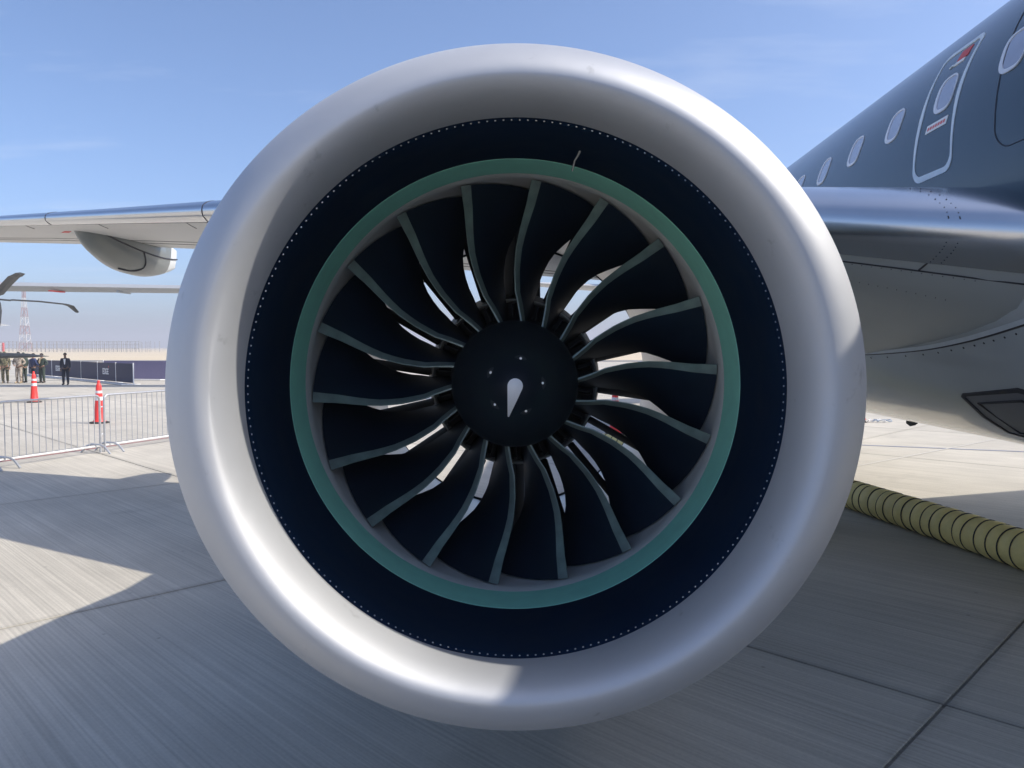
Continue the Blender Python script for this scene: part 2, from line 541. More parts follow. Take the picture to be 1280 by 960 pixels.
def skin_ring(name, outline, w, dr, m, parent, shift=(0, 0)):
    """a closed band of width w just inside an outline given as (Y, ang) on the fuselage skin"""
    n = len(outline)
    cy = sum(p[0] for p in outline) / n; ca = sum(p[1] for p in outline) / n
    ring = lambda k, d: [fp(cy + (y - cy) * k, ca + (a - ca) * k, d) for y, a in outline]
    size = max(abs(y - cy) for y, a in outline)
    k = 1 - w / size
    out = []
    for y, a in outline:
        dy, da = y - cy, radians(a - ca) * R
        l = sqrt(dy * dy + da * da); f = max(0.1, 1 - w / l)
        out.append((cy + dy * f + shift[0], ca + math.degrees(da * f / R) + shift[1]))
    rows = [[fp(y, a, -0.004) for y, a in outline], [fp(y, a, dr) for y, a in outline],
            [fp(y, a, dr) for y, a in out], [fp(y, a, -0.004) for y, a in out]]
    V = [p for r in rows for p in r]
    F = []
    for i in range(3):
        for j in range(n):
            j2 = (j + 1) % n
            F.append((i * n + j, i * n + j2, (i + 1) * n + j2, (i + 1) * n + j))
    return obj(name, mesh(name, V, F, m, True, sharp=30), parent)

def skin_panel(name, outline, dr, m, parent, rows=6):
    """a curved plate over the outline (Y, ang), following the fuselage skin"""
    n = len(outline)
    cy = sum(p[0] for p in outline) / n; ca = sum(p[1] for p in outline) / n
    V, F = [fp(cy, ca, dr)], []
    for i in range(1, rows + 1):
        k = i / rows
        V += [fp(cy + (y - cy) * k, ca + (a - ca) * k, dr) for y, a in outline]
    V += [fp(y, a, -0.01) for y, a in outline]
    for j in range(n):
        F.append((0, 1 + j, 1 + (j + 1) % n))
    for i in range(rows):
        for j in range(n):
            j2 = (j + 1) % n
            F.append((1 + i * n + j, 1 + (i + 1) * n + j, 1 + (i + 1) * n + j2, 1 + i * n + j2))
    return obj(name, mesh(name, V, F, m, True, sharp=30), parent)

def rrect(cy, ca, hy, ha, e=3.2, n=32, tilt=0.0):
    """super-ellipse outline; tilt shears the upper end aft"""
    out = []
    for j in range(n):
        t = 2 * pi * j / n
        c, s_ = cos(t), sin(t)
        y = abs(c) ** (2 / e) * (1 if c > 0 else -1); a = abs(s_) ** (2 / e) * (1 if s_ > 0 else -1)
        out.append((cy + hy * y + tilt * ha * a, ca + ha * a))
    return out

TILT = 0.010
for k in range(-8, 10):
    Yw = 5.80 + 0.84 * k
    o_ = rrect(Yw, 23.3, 0.135, 4.6, 3.0, tilt=TILT)
    skin_ring("window_rim", o_, 0.022, 0.007, M['frame_white'], FUS, (-0.013, 0.15))  # pale rim wider aft, imitating the bright edge of a recessed pane
    skin_panel("window_pane", rrect(Yw - 0.010, 23.4, 0.121, 4.15, 3.0, tilt=TILT), 0.002, M['pane'], FUS, 3)

def door_outline(y0, y1, a0, a1, rb, rt, n=8):
    """rounded rectangle (Y, ang): corners with radius rb at the bottom, rt at the top (metres)"""
    pts = []
    for (cy_, ca_, sy, sa, r) in ((y0, a0, 1, 1, rb), (y1, a0, -1, 1, rb), (y1, a1, -1, -1, rt), (y0, a1, 1, -1, rt)):
        ra = math.degrees(r / R)
        c0, c1 = cy_ + sy * r, ca_ + sa * ra
        start = {(1, 1): 180, (-1, 1): 270, (-1, -1): 0, (1, -1): 90}[(sy, sa)]
        for i in range(n + 1):
            t = radians(start + 90 * i / n)
            y = c0 + r * cos(t); a = c1 + ra * sin(t)
            pts.append((y, a))
    # add points along the sides so that the band follows the curved skin
    full = []
    for i in range(len(pts)):
        p, q = pts[i], pts[(i + 1) % len(pts)]
        m_ = max(1, int(abs(q[1] - p[1]) / 2.5))
        for k_ in range(m_):
            full.append((p[0] + (q[0] - p[0]) * k_ / m_, p[1] + (q[1] - p[1]) * k_ / m_))
    return [(y + TILT * (a - 20), a) for y, a in full]

skin_ring("exit_outline", door_outline(5.53, 6.10, 4.2, 37.5, 0.11, 0.09), 0.048, 0.004, M['outline'], FUS)
skin_panel("exit_placard", [(5.60, 15.0), (5.90, 15.0), (5.90, 16.8), (5.60, 16.8)], 0.004, M['white'], FUS, 2)
for k in range(7):
    y_ = 5.625 + k * 0.038
    skin_panel("placard_print", [(y_, 15.5), (y_ + 0.024, 15.5), (y_ + 0.024, 16.2), (y_, 16.2)], 0.0055, M['red'], FUS, 1)
skin_panel("handle_mark", [(5.78, 32.2), (5.93, 32.2), (5.95, 35.0), (5.80, 35.0)], 0.004, M['red'], FUS, 2)
skin_panel("handle_mark", [(5.80, 31.0), (5.93, 31.0), (5.93, 31.9), (5.80, 31.9)], 0.004, M['white'], FUS, 1)
t_ = MB(); t_.tube([fp(y, a, 0.004) for y, a in ((5.99, 31.0), (5.97, 31.6), (5.94, 31.2), (5.9, 31.4))], 0.006, 6); t_.build("handle_cord", M['outline'], FUS)
# the next door forward: a fine dark gap round it
dl = door_outline(3.55, 5.02, 3.9, 40, 0.16, 0.16)
t_ = MB(); t_.tube([fp(y, a, 0.000) for y, a in dl] + [fp(*dl[0], 0.000)], 0.0045, 6, False); t_.build("door_gap", M['seal'], FUS)
# belly aerial, air inlet, seam and rivets
t_ = MB()
for Xo in (-0.012, 0.012):
    pass
bx = CX + K * 10
V = []
for dx, in ((-0.014,), (0.014,)):
    V += [(bx + dx, 9.85, CZ - R + 0.02), (bx + dx, 10.22, CZ - R + 0.02), (bx + dx * 0.4, 10.24, CZ - R - 0.075), (bx + dx * 0.4, 10.14, CZ - R - 0.105), (bx + dx * 0.4, 10.02, CZ - R - 0.08)]
t_.add(V, [(4, 3, 2, 1, 0), (5, 6, 7, 8, 9), (0, 1, 6, 5), (1, 2, 7, 6), (2, 3, 8, 7), (3, 4, 9, 8), (4, 0, 5, 9)])
t_.build("belly_aerial", M['rubber'], FUS, False)
inl = [(6.36, -47.2), (6.30, -46.2), (5.42, -42.6), (5.30, -43.4), (4.60, -56), (4.72, -58.5), (5.3, -62.8), (6.30, -63.5), (6.44, -62.5), (6.42, -55)]
skin_ring("inlet_rim", inl, 0.05, 0.012, M['seal'], FUS)
skin_panel("inlet_plate", [(5.72 + (y - 5.72) * 0.93, -53.5 + (a + 53.5) * 0.93) for y, a in inl], 0.004, pbr("inlet_grey", (0.21, 0.215, 0.235), 0.4), FUS, 3)
inl2 = [(6.2, -49), (5.5, -46), (4.95, -56), (5.35, -61), (6.2, -61)]
skin_ring("inlet_rim", inl2, 0.02, 0.016, M['seal'], FUS)
# junction strip of wing and belly with its screws
seam = [(4.2, -25.0), (4.6, -26.2), (4.88, -27.5), (5.3, -29.4), (5.74, -31.1), (6.43, -33.0), (7.54, -34.5), (8.6, -34.8), (9.6, -33.5)]
def smooth_path(p, m_=6):
    out = []
    for i in range(len(p) - 1):
        a, b_ = p[max(i - 1, 0)], p[i]; c, d = p[i + 1], p[min(i + 2, len(p) - 1)]
        for k_ in range(m_):
            t = k_ / m_
            out.append(tuple(0.5 * ((2 * b_[q]) + (-a[q] + c[q]) * t + (2 * a[q] - 5 * b_[q] + 4 * c[q] - d[q]) * t * t + (-a[q] + 3 * b_[q] - 3 * c[q] + d[q]) * t ** 3) for q in range(len(b_))))
    out.append(tuple(p[-1]))
    return out
sp = smooth_path(seam)
t_ = MB()
V, F = [], []
for y, a in sp:
    V += [fp(y, a + 1.0, 0.010), fp(y, a, 0.010), fp(y, a - 0.05, -0.004), fp(y, a + 1.05, -0.004)]
for i in range(len(sp) - 1):
    for q in range(3):
        F.append((i * 4 + q, i * 4 + q + 1, i * 4 + 5 + q, i * 4 + 4 + q))
obj("junction_strip", mesh("junction_strip", V, F, M['outline'], True, sharp=30), FUS)
t_ = MB(); t_.tube([fp(y, a - 0.25, 0.0) for y, a in sp], 0.007, 6); t_.build("junction_gap", M['seal'], FUS)
t_ = MB()
for i in range(0, len(sp) - 1, 2):
    y, a = sp[i]
    t_.lathe([(0.0, 0.0), (0.007, 0.0)], 6, origin=(0, 0, 0)) if False else None
    t_.tube([fp(y, a - 1.4, -0.002), fp(y, a - 1.4, 0.003)], 0.008, 6)
t_.build("screw_row", M['seal'], FUS, kind='stuff')

# ---- wings
ZS = [(0 - 2.2, 2.40), (0.0, 2.65), (1.01, 2.82), (6.04, 3.455), (10.1, 3.77), (13.6, 3.99)]
def interp(tab, x):
    for (a, fa), (b_, fb) in zip(tab, tab[1:]):
        if x <= b_ or (b_, fb) == tab[-1]:
            return fa + (fb - fa) * (x - a) / (b_ - a)
YTE = [(-2.2, 9.0), (0, 9.5), (4.9, 10.95), (5.8, 11.25), (7.8, 12.0), (10, 12.85), (13.6, 14.3)]
def wing_frame(s):
    yl = 4.375 + 0.64 * s if s >= 0 else 4.375 + 0.42 * s
    return yl, interp(YTE, s), interp(ZS, s)
def airfoil(x, s, lower):
    """height over chord at x; the root bulges down into the belly"""
    tk = interp([(-2.2, .145), (0, .14), (3, .122), (8, .10), (13.6, .09)], s)
    t = 5 * tk * (0.2969 * sqrt(max(x, 0)) - 0.126 * x - 0.3516 * x * x + 0.2843 * x ** 3 - 0.1015 * x ** 4)
    camber = 0.022 * sin(pi * x ** 0.8) + (0.004 - 0.030 * min(1, max(0, s / 4))) * x
    return camber + (-t * 1.0 if lower else t)
def wpt(s, x, lower, off=0.0, side=1):
    yl, yt, zl = wing_frame(s)
    c = yt - yl
    z = zl + c * airfoil(x, s, lower)
    if lower:
        f = min(1.1, max(0.0, 1 - (s + 0.35) / 2.1))
        z -= f * f * (0.09 + 0.55 * x) * min(1, x / 0.13) * (1 - max(0, x - 0.75) / 0.25)
    z += -off if lower else off
    X = 2.91 - s
    if side < 0:
        X = 2 * (CX + K * 5.0) + 0.1 - X
    return (X, yl + c * x - off * (1 if x < 0.02 else 0), z)

def wing(side):
    SS = [-1.6, -0.8, -0.4, 0, 0.25, 0.5, 0.75, 1.0, 1.3, 1.6, 2.0, 2.5, 3.2, 4, 5, 6, 7, 8, 9, 10, 11, 12, 13, 13.6]
    XU = [1, .9, .75, .6, .45, .3, .2, .13, .08, .045, .02, .007, 0]
    XL = [.007, .02, .045, .08, .12, .18, .26, .36, .48, .6, .7, .8, .9, 1]
    n = len(XU) + len(XL)
    V, F, I = [], [], []
    for s in SS:
        V += [wpt(s, x, False, 0, side) for x in XU] + [wpt(s, x, True, 0, side) for x in XL]
    for i in range(len(SS) - 1):
        for j in range(n):
            j2 = (j + 1) % n
            q = (i * n + j, (i + 1) * n + j, (i + 1) * n + j2, i * n + j2)
            F.append(q if side > 0 else q[::-1])
            I.append(1 if SS[i] < 1.9 else 0)
    F.append(tuple(range((len(SS) - 1) * n, len(SS) * n)))
    I.append(0)
    w = obj("wing", mesh("wing", V, F, [M['wing'], M['wing_dark']], True, I, 50), AIR)
    # leading-edge slats: bright skins standing proud of the wing, with gaps between them
    cuts = [-0.4, 1.9, 4.0, 6.25, 9.0, 11.2, 13.4] if side > 0 else [-0.4, 3.9, 8.4, 13.4]
    for a, b_ in zip(cuts, cuts[1:]):
        m_ = 28
        V, F, I = [], [], []
        xu = [.14, .10, .07, .045, .025, .012, .005, 0]; xl = [.003, .008, .015, .024, .033, .041]
        if b_ > 2: xl = [.004, .01, .02, .035, .055]
        prof = [(x, False) for x in xu] + [(x, True) for x in xl]
        k_ = len(prof)
        for i in range(m_ + 1):
            s = a + 0.008 + (b_ - a - 0.016) * i / m_
            V += [wpt(s, x, lo, 0.011, side) for x, lo in prof]
            V += [wpt(s, x, lo, 0.001, side) for x, lo in prof]
        st = 2 * k_
        for i in range(m_):
            for j in range(k_ - 1):
                F.append((i * st + j, (i + 1) * st + j, (i + 1) * st + j + 1, i * st + j + 1))
            for j in (0, k_ - 1):
                F.append((i * st + j, i * st + k_ + j, (i + 1) * st + k_ + j, (i + 1) * st + j))
        for i in (0, m_):
            for j in range(k_ - 1):
                F.append((i * st + j, i * st + j + 1, i * st + k_ + j + 1, i * st + k_ + j))
        obj("slat", mesh("slat", V, F, M['slat'] if b_ < 2.5 else M['slat'], True, sharp=45), w)
        # dark end seal in the gap
        t2 = MB(); t2.tube([wpt(b_, x, lo, 0.004, side) for x, lo in prof], 0.012, 6); t2.build("slat_seal", M['seal'], w)
    # panel gaps along the underside
    for x in ((.066, .62, .74) if side > 0 else (.2, .7)):
        t2 = MB(); t2.tube([wpt(-0.3 + 13.5 * i / 70, x, True, 0.0, side) for i in range(71)], 0.006, 5); t2.build("panel_gap", M['seal'], w)
    if side < 0:
        return w
    for s in (0.33, 0.93, 2.6, 3.7, 5.1, 6.6, 8.1, 9.6):
        t2 = MB(); t2.tube([wpt(s, (.044 if s < 1.9 else .06) + (.02 if s < 1.9 else .10) * i / 6, True, 0.0) for i in range(7)], 0.006, 5); t2.build("panel_gap", M['seal'], w)
    # oval access cover, diagonal strake near the root, red tabs
    t2 = MB(); t2.tube([wpt(1.30 + .17 * cos(t * pi / 12), .100 + .018 * sin(t * pi / 12), True, 0.001) for t in range(25)], 0.006, 5); t2.build("access_cover", M['seal'], w)
    for s0, x0 in ((6.3, .30), (9.3, .30)):
        V = [wpt(s0, x0, True, 0.006), wpt(s0 - .16, x0 - .05, True, 0.006), wpt(s0 - .30, x0 - .05, True, 0.006), wpt(s0 - .14, x0 + .005, True, 0.006),
             wpt(s0, x0, True, -0.004), wpt(s0 - .16, x0 - .05, True, -0.004), wpt(s0 - .30, x0 - .05, True, -0.004), wpt(s0 - .14, x0 + .005, True, -0.004)]
        obj("red_tab", mesh("red_tab", V, [(0, 1, 2, 3), (7, 6, 5, 4), (0, 4, 5, 1), (1, 5, 6, 2), (2, 6, 7, 3), (3, 7, 4, 0)], M['red'], False), w)
    t2 = MB()
    for s in [0.05 + 0.05 * i for i in range(34)]:
        for x in (.072, .135):
            p = Vector(wpt(s, x, True, 0.0)); t2.tube([p + Vector((0, 0, .002)), p - Vector((0, 0, .003))], 0.003, 5)
    t2.build("rivet_row", M['seal'], w, kind='stuff')
    t2 = MB()
    for q in range(2):
        for i in range(16):
            x = [.09, .065, .045, .03, .02, .012, .006, .002, .003, .006, .01, .014, .019, .025, .031, .037][i]
            p = Vector(wpt(0.28 + 0.05 * q, x, i > 8, 0.010))
            t2.tube([p + Vector((0, .004, 0)), p + Vector((0, -.002, .002 if i < 8 else -.002))], 0.0035, 5)
    t2.build("rivet_row", M['seal'], w, kind='stuff')
    return w
WN = wing(1)
WF = wing(-1)

def flap_fairing(x0, y0, z0, L, parent):
    """canoe-shaped flap track fairing: pointed nose, deep belly, pale tail cap"""
    n, m_ = 20, 22
    def sec(t):
        # half width, top and bottom at t in 0..1
        w_ = 0.31 * (sin(pi * min(1, t / 1.02) ** 0.75)) ** 0.62 if 0 < t < 1 else 0.01
        w_ = max(w_, 0.012)
        top = 0.12 * sin(pi * min(1, t * 1.05)) - 0.10 * t
        bot = -0.55 * (sin(pi * min(1.0, t / 1.13) ** 0.80)) ** 0.72 - 0.05 * t
        return w_, top, bot
    V, F, I = [], [], []
    for i in range(m_ + 1):
        t = i / m_
        w_, top, bot = sec(t)
        X = x0 + K * L * t; Y = y0 + L * t
        zc = z0 - 0.12 * t
        for j in range(n):
            a = 2 * pi * j / n
            s_, c_ = sin(a), cos(a)
            z = zc + (top * c_ if c_ > 0 else -bot * c_)
            V.append((X + w_ * abs(s_) ** 0.85 * (1 if s_ > 0 else -1), Y, z))
    for i in range(m_):
        for j in range(n):
            F.append((i * n + j, i * n + (j + 1) % n, (i + 1) * n + (j + 1) % n, (i + 1) * n + j))
            I.append(1 if i >= m_ - 4 else 0)
    F.append(tuple(range(n)))
    I.append(0)
    F.append(tuple(m_ * n + j for j in range(n - 1, -1, -1))); I.append(1)
    def surf(t, a):
        w_, top, bot = sec(t); s_, c_ = sin(a), cos(a)
        return (x0 + K * L * t + (w_ * 1.004) * abs(s_) ** 0.85 * (1 if s_ > 0 else -1), y0 + L * t, z0 - 0.12 * t + (top * c_ if c_ > 0 else -bot * c_))
    for path in ([(0.01 + 0.97 * i / 30, radians(116)) for i in range(31)], [(0.44 + .10 * sin(pi * i / 12) - .10 * i / 12, radians(117 + 58 * i / 12)) for i in range(13)]):
        g_ = MB(); g_.tube([surf(t, a) for t, a in path], 0.012, 6); g_.build("fairing_gap", M['seal'], parent)
    f = obj("flap_fairing", mesh("flap_fairing", V, F, [M['fairing'], M['fairing_tip']], True, I, 60), parent)
    return f

FF = flap_fairing(-5.9, 10.5, 3.74, 2.75, WN)
FF2 = flap_fairing(-2.7, 9.5, 3.3, 2.3, WN)

# ---- engine: local frame, x right, y aft, z up, origin at the fan plane
ME = Matrix.Translation((0.0125, 3.5, 1.836)) @ Matrix.Rotation(radians(-1.3), 4, 'X')
def E(p): return ME @ Vector(p)
def lathe_e(name, prof, mats, parent, n=160, sz=None, I=None, sharp=None, closed=False):
    """revolve (y, r) round the engine axis; sz(y, r) squashes it vertically"""
    V, F, K_ = [], [], []
    for y, r in prof:
        k = sz(y, r) if sz else 1.0
        for j in range(n):
            t = 2 * pi * j / n
            V.append(E((r * sin(t), y, r * cos(t) * k)))
    m_ = len(prof)
    for i in range(m_ if closed else m_ - 1):
        for j in range(n):
            j2 = (j + 1) % n; i2 = (i + 1) % m_
            F.append((i * n + j, i2 * n + j, i2 * n + j2, i * n + j2))
            K_.append(I[i] if I else 0)
    return obj(name, mesh(name, V, F, mats, True, K_, sharp), parent)

# outer cowl is the engine's own mesh
LY, LR = -1.17, 0.980        # foremost circle of the lip
inner = [(LY + 0.195 * (1 - cos(t)), LR - 0.088 * sin(t)) for t in [pi / 2 * i / 22 for i in range(23)]]
outer = [(LY + 0.75 * (1 - cos(t)), LR + 0.255 * sin(t)) for t in [pi / 2 * 0.86 * i / 22 for i in range(1, 23)]]
lip_prof = inner[::-1] + outer
oval = lambda y, r: 1 - 0.020 * max(0.0, min(1.0, (r - 0.88) / 0.14))
yo, ro = outer[-1]
cowl = [(yo, ro - 0.004), (yo + 0.001, ro - 0.001), (-0.2, 1.236), (0.5, 1.25), (1.2, 1.235), (1.8, 1.17), (2.3, 1.09), (2.58, 1.045), (2.6, 1.04), (2.6, 1.032), (2.59, 1.028)]
ENG = lathe_e("engine", cowl, M['cowl'], AIR, sz=oval)
lathe_e("intake_lip", lip_prof + [(yo, ro - 0.006)], M['lip'], ENG, 220, oval)
lathe_e("intake_liner", [(-0.979, 0.8945), (-0.976, 0.8922), (-0.90, 0.893), (-0.8, 0.899), (-0.68, 0.908), (-0.55, 0.916), (-0.44, 0.922), (-0.345, 0.925)], M['barrel'], ENG, 180)
lathe_e("green_ring", [(-0.346, 0.930), (-0.343, 0.9235), (-0.2, 0.9240), (-0.108, 0.9240), (-0.106, 0.930)], M['green'], ENG, 180, sharp=30)
lathe_e("fan_rub_strip", [(-0.107, 0.931), (-0.104, 0.926), (0.0, 0.926), (0.30, 0.928), (0.34, 0.93)], M['rub'], ENG, 180)
lathe_e("fan_case", [(0.34, 0.929), (0.84, 0.932)], M['dark'], ENG, 120)
lathe_e("duct_lining", [(0.84, 0.931), (1.3, 0.952), (2.0, 1.0), (2.59, 1.0275)], M['duct'], ENG, 120)
for k in range(24):     # overlapping lining panels
    t_ = MB()
    a0 = 2 * pi * (k + 0.03) / 24; a1 = 2 * pi * (k + 0.97) / 24
    V, F = [], []
    for i in range(5):
        a = a0 + (a1 - a0) * i / 4
        for y, r in ((0.86, .9292), (1.3, .9495), (2.0, .9975), (2.57, 1.0235)):
            V.append(E((r * sin(a), y, r * cos(a))))
    for i in range(4):
        for q in range(3):
            F.append((i * 4 + q, i * 4 + q + 1, i * 4 + 5 + q, i * 4 + 4 + q))
    obj("lining_panel", mesh("lining_panel", V, F, M['duct']), ENG)

# rivets round the front of the liner
t_ = MB()
for k in range(208):
    a = 2 * pi * (k + .5) / 208
    c = Vector((sin(a), 0, cos(a)))
    p = c * 0.8929 + Vector((0, -0.945, 0))
    t_.tube([E(p), E(p - c * 0.0030)], [0.0036, 0.0027], 6)
t_.build("rivet_row", M['steel'], ENG, kind='stuff')

# fan blades
TH = [(0.24, 1.6), (0.28, 1.0), (0.33, -1.4), (0.41, -4.3), (0.50, -4.9), (0.60, -4.2), (0.70, -2.6), (0.80, -1.0), (0.918, 0.0)]
YL = [(0.24, -0.10), (0.28, -0.095), (0.41, -0.075), (0.6, -0.06), (0.8, -0.04), (0.918, -0.025)]
DT = [(0.24, 8), (0.28, 8), (0.36, 12.2), (0.45, 13.8), (0.55, 14.4), (0.65, 15.7), (0.72, 17.8), (0.80, 20.0), (0.918, 23.0)]
CA = [(0.24, 0.36), (0.4, 0.36), (0.6, 0.335), (0.8, 0.30), (0.918, 0.27)]
TS = [(0.24, .20), (0.28, .18), (0.4, .12), (0.55, .11), (0.7, .10), (0.918, .092)]
TK = [(0.24, .030), (0.4, .022), (0.6, .016), (0.918, .012)]
def blade_mesh():
    rs = [0.24, 0.28, 0.32, 0.36, 0.41, 0.46, 0.51, 0.56, 0.61, 0.66, 0.71, 0.76, 0.81, 0.86, 0.9, 0.9185]
    V, F, I = [], [], []
    nt = 12
    for r in rs:
        th0 = radians(interp(TH, r)); y0 = interp(YL, r); dth = radians(interp(DT, r)); ca = interp(CA, r)
        ts = interp(TS, r); tk = interp(TK, r)
        tt = [0, ts * .25, ts * .6, ts, ts + .05, .32, .42, .54, .66, .78, .9, 1.0]
        g = lambda t: dth * r * (1.32 * t - 0.32 * t * t)
        h = lambda t: ca * (0.86 * t + 0.14 * t * t)
        up, lo = [], []
        for t in tt:
            e = 1e-3
            du, dy = g(t + e) - g(t - e), h(t + e) - h(t - e)
            l = sqrt(du * du + dy * dy); nx, ny = -dy / l, du / l
            w_ = tk * (1.9 * sqrt(t) * (1 - t) + 0.10 + 0.06 * t) * 0.5 if t > 0 else tk * 0.13
            for lst, sg in ((up, 1), (lo, -1)):
                u = g(t) + sg * nx * w_; y = h(t) + sg * ny * w_
                a = th0 + u / r
                lst.append((r * sin(a), y0 + y, r * cos(a)))
        V += up + lo[::-1]
    n = 2 * nt
    for i in range(len(rs) - 1):
        for j in range(n):
            j2 = (j + 1) % n
            F.append((i * n + j, i * n + j2, (i + 1) * n + j2, (i + 1) * n + j))
            jj = j if j < nt else n - 2 - j
            if j == n - 1: jj = 0
            I.append(1 if jj <= 2 else 0)
    F.append(tuple(range((len(rs) - 1) * n, len(rs) * n))); I.append(0)
    return mesh("fan_blade", V, F, [M['blade'], M['sheath']], True, I, 50)
BM = blade_mesh()
for k in range(18):
    o = obj("fan_blade", BM, ENG)
    o.matrix_basis = ME @ Matrix.Rotation(radians(4.7 + 20 * k), 4, 'Y')

# hub, spinner, core
def sr(y):
    """spinner radius at local y"""
    t = (y + 0.47) / 0.355
    return 0.279 * (max(t, 0)) ** 0.60 * (1.0 - 0.0 * t)
sprof = [(-0.47 + 0.355 * (i / 26) ** 1.8, sr(-0.47 + 0.355 * (i / 26) ** 1.8)) for i in range(27)]
lathe_e("spinner", [(-0.4701, 0.0004)] + sprof[1:] + [(-0.105, 0.279), (-0.1, 0.270)], M['spinner'], ENG, 96)
lathe_e("fan_hub", [(-0.106, 0.262), (-0.104, 0.272), (0, 0.285), (0.12, 0.30), (0.30, 0.318), (0.55, 0.325)], M['dark'], ENG, 72)
lathe_e("core_throat", [(0.55, 0.30), (0.55, 0.42)], M['dark'], ENG, 48)
lathe_e("splitter_ring", [(0.56, 0.405), (0.37, 0.402), (0.342, 0.4065), (0.340, 0.4090), (0.342, 0.4115), (0.36, 0.416)], M['splitter'], ENG, 96)
lathe_e("core_cowl", [(0.36, 0.416), (0.5, 0.435), (0.8, 0.475), (1.2, 0.52), (2.0, 0.58), (2.6, 0.57), (3.2, 0.46), (3.7, 0.35), (3.72, 0.33), (3.4, 0.31)], M['vane'], ENG, 72)  # aft part widened to keep a stray sun patch off the ground
lathe_e("exhaust_cone", [(3.1, 0.27), (3.6, 0.25), (4.0, 0.14), (4.3, 0.01)], M['duct'], ENG, 48)

def vane_mesh(name, r0, r1, y0, L, sweep, thick, m, mats):
    V, F = [], []
    nt = 6
    for r in (r0, (r0 + r1) / 2, r1):
        up, lo = [], []
        for i in range(nt + 1):
            t = i / nt
            u = sweep * (1 - t) ** 2
            w_ = thick * (0.25 + sin(pi * t) * 0.75) * 0.5
            up.append(((u + w_), y0 + L * t, r)); lo.append(((u - w_), y0 + L * t, r))
        V += up + lo[::-1]
    n = 2 * (nt + 1)
    for i in range(2):
        for j in range(n):
            F.append((i * n + j, i * n + (j + 1) % n, (i + 1) * n + (j + 1) % n, (i + 1) * n + j))
    return mesh(name, V, F, mats, True, sharp=50)
GV = vane_mesh("guide_vane", 0.44, 0.93, 0.50, 0.26, -0.036, 0.011, 0, M['dark'])
NV = 34
for k in range(NV):
    o = obj("guide_vane", GV, ENG)
    o.matrix_basis = ME @ Matrix.Rotation(2 * pi * (k + 0.3) / NV, 4, 'Y')
CV = vane_mesh("core_vane", 0.322, 0.404, 0.40, 0.12, 0.028, 0.010, 0, M['recess'])
for k in range(54):
    o = obj("core_vane", CV, ENG)
    o.matrix_basis = ME @ Matrix.Rotation(2 * pi * (k + 0.1) / 54, 4, 'Y')
# struts through the bypass duct at twelve and six o'clock
for sgn in (1, -1):
    t_ = MB(); V = []
    pr = [(0.0, 0.80), (0.05, 0.90), (0.085, 1.1), (0.10, 1.6), (0.09, 2.6)]
    ring_ = [(-a, b_) for a, b_ in pr[::-1]] + pr[1:]
    for r in (0.42, 0.99):
        V += [E((a, b_, r * sgn)) for a, b_ in ring_]
    n = len(ring_)
    F = [(j, (j + 1) % n, n + (j + 1) % n, n + j) for j in range(n)]
    t_.add(V, F); t_.build("duct_strut", M['vane'], ENG, sharp=40)

# swirl mark, five bolts in scooped recesses
def spin_y(r):
    t = (r / 0.279) ** (1 / 0.60)
    return -0.47 + 0.355 * t
def on_spinner(x, z, lift=0.0016):
    return E((x, spin_y(sqrt(x * x + z * z)) - lift, z))
rad_ = 0.0305
tail = Vector((-0.027, -0.125))
tip_r = 0.0035
outline_ = []
d_ = tail.normalized(); L_ = tail.length
be = math.acos((rad_ - tip_r) / L_)
base_a = atan2(d_.y, d_.x)
a_s, a_e = base_a + be, base_a + 2 * pi - be
for i in range(25):
    a = a_s + (a_e - a_s) * i / 24
    outline_.append((rad_ * cos(a), rad_ * sin(a)))
for i in range(7):
    a = base_a - be + 2 * be * i / 6
    outline_.append((tail.x + tip_r * cos(a), tail.y + tip_r * sin(a)))
# finer sides
full = []
for i in range(len(outline_)):
    p, q = outline_[i], outline_[(i + 1) % len(outline_)]
    m_ = max(1, int(math.hypot(q[0] - p[0], q[1] - p[1]) / 0.012))
    for k in range(m_):
        full.append((p[0] + (q[0] - p[0]) * k / m_, p[1] + (q[1] - p[1]) * k / m_))
cx_, cz_ = -0.009, -0.035
V, F = [on_spinner(cx_, cz_)], []
n = len(full); rows = 10
for i in range(1, rows + 1):
    k = i / rows
    V += [on_spinner(cx_ + (x - cx_) * k, cz_ + (z - cz_) * k) for x, z in full]
for j in range(n): F.append((0, 1 + j, 1 + (j + 1) % n))
for i in range(rows - 1):
    for j in range(n):
        F.append((1 + i * n + j, 1 + (i + 1) * n + j, 1 + (i + 1) * n + (j + 1) % n, 1 + i * n + (j + 1) % n))
obj("spiral_mark", mesh("spiral_mark", V, F, M['white_mark']), ENG)
for ang in (11.6, 84.8, 156.8, 226.9, 298.0):
    a = radians(ang); r = 0.112
    c = Vector((r * sin(a), r * cos(a)))
    tn = Vector((cos(a), -sin(a)))
    t_ = MB()
    # scoop: dark leaf-shaped recess behind the bolt
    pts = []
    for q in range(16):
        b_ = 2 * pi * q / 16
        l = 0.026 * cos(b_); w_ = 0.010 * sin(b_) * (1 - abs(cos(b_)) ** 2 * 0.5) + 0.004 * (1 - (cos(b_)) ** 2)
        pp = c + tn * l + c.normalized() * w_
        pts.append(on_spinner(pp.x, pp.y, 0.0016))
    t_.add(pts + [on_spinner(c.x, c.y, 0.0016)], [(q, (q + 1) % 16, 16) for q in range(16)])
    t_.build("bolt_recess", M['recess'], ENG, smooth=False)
    t_ = MB()
    p0 = on_spinner(c.x, c.y, -0.002); p1 = on_spinner(c.x, c.y, 0.006)
    t_.tube([p0, (p0 + p1) / 2, p1], [0.0062, 0.0062, 0.0045], 10)
    t_.build("spinner_bolt", M['steel'], ENG)

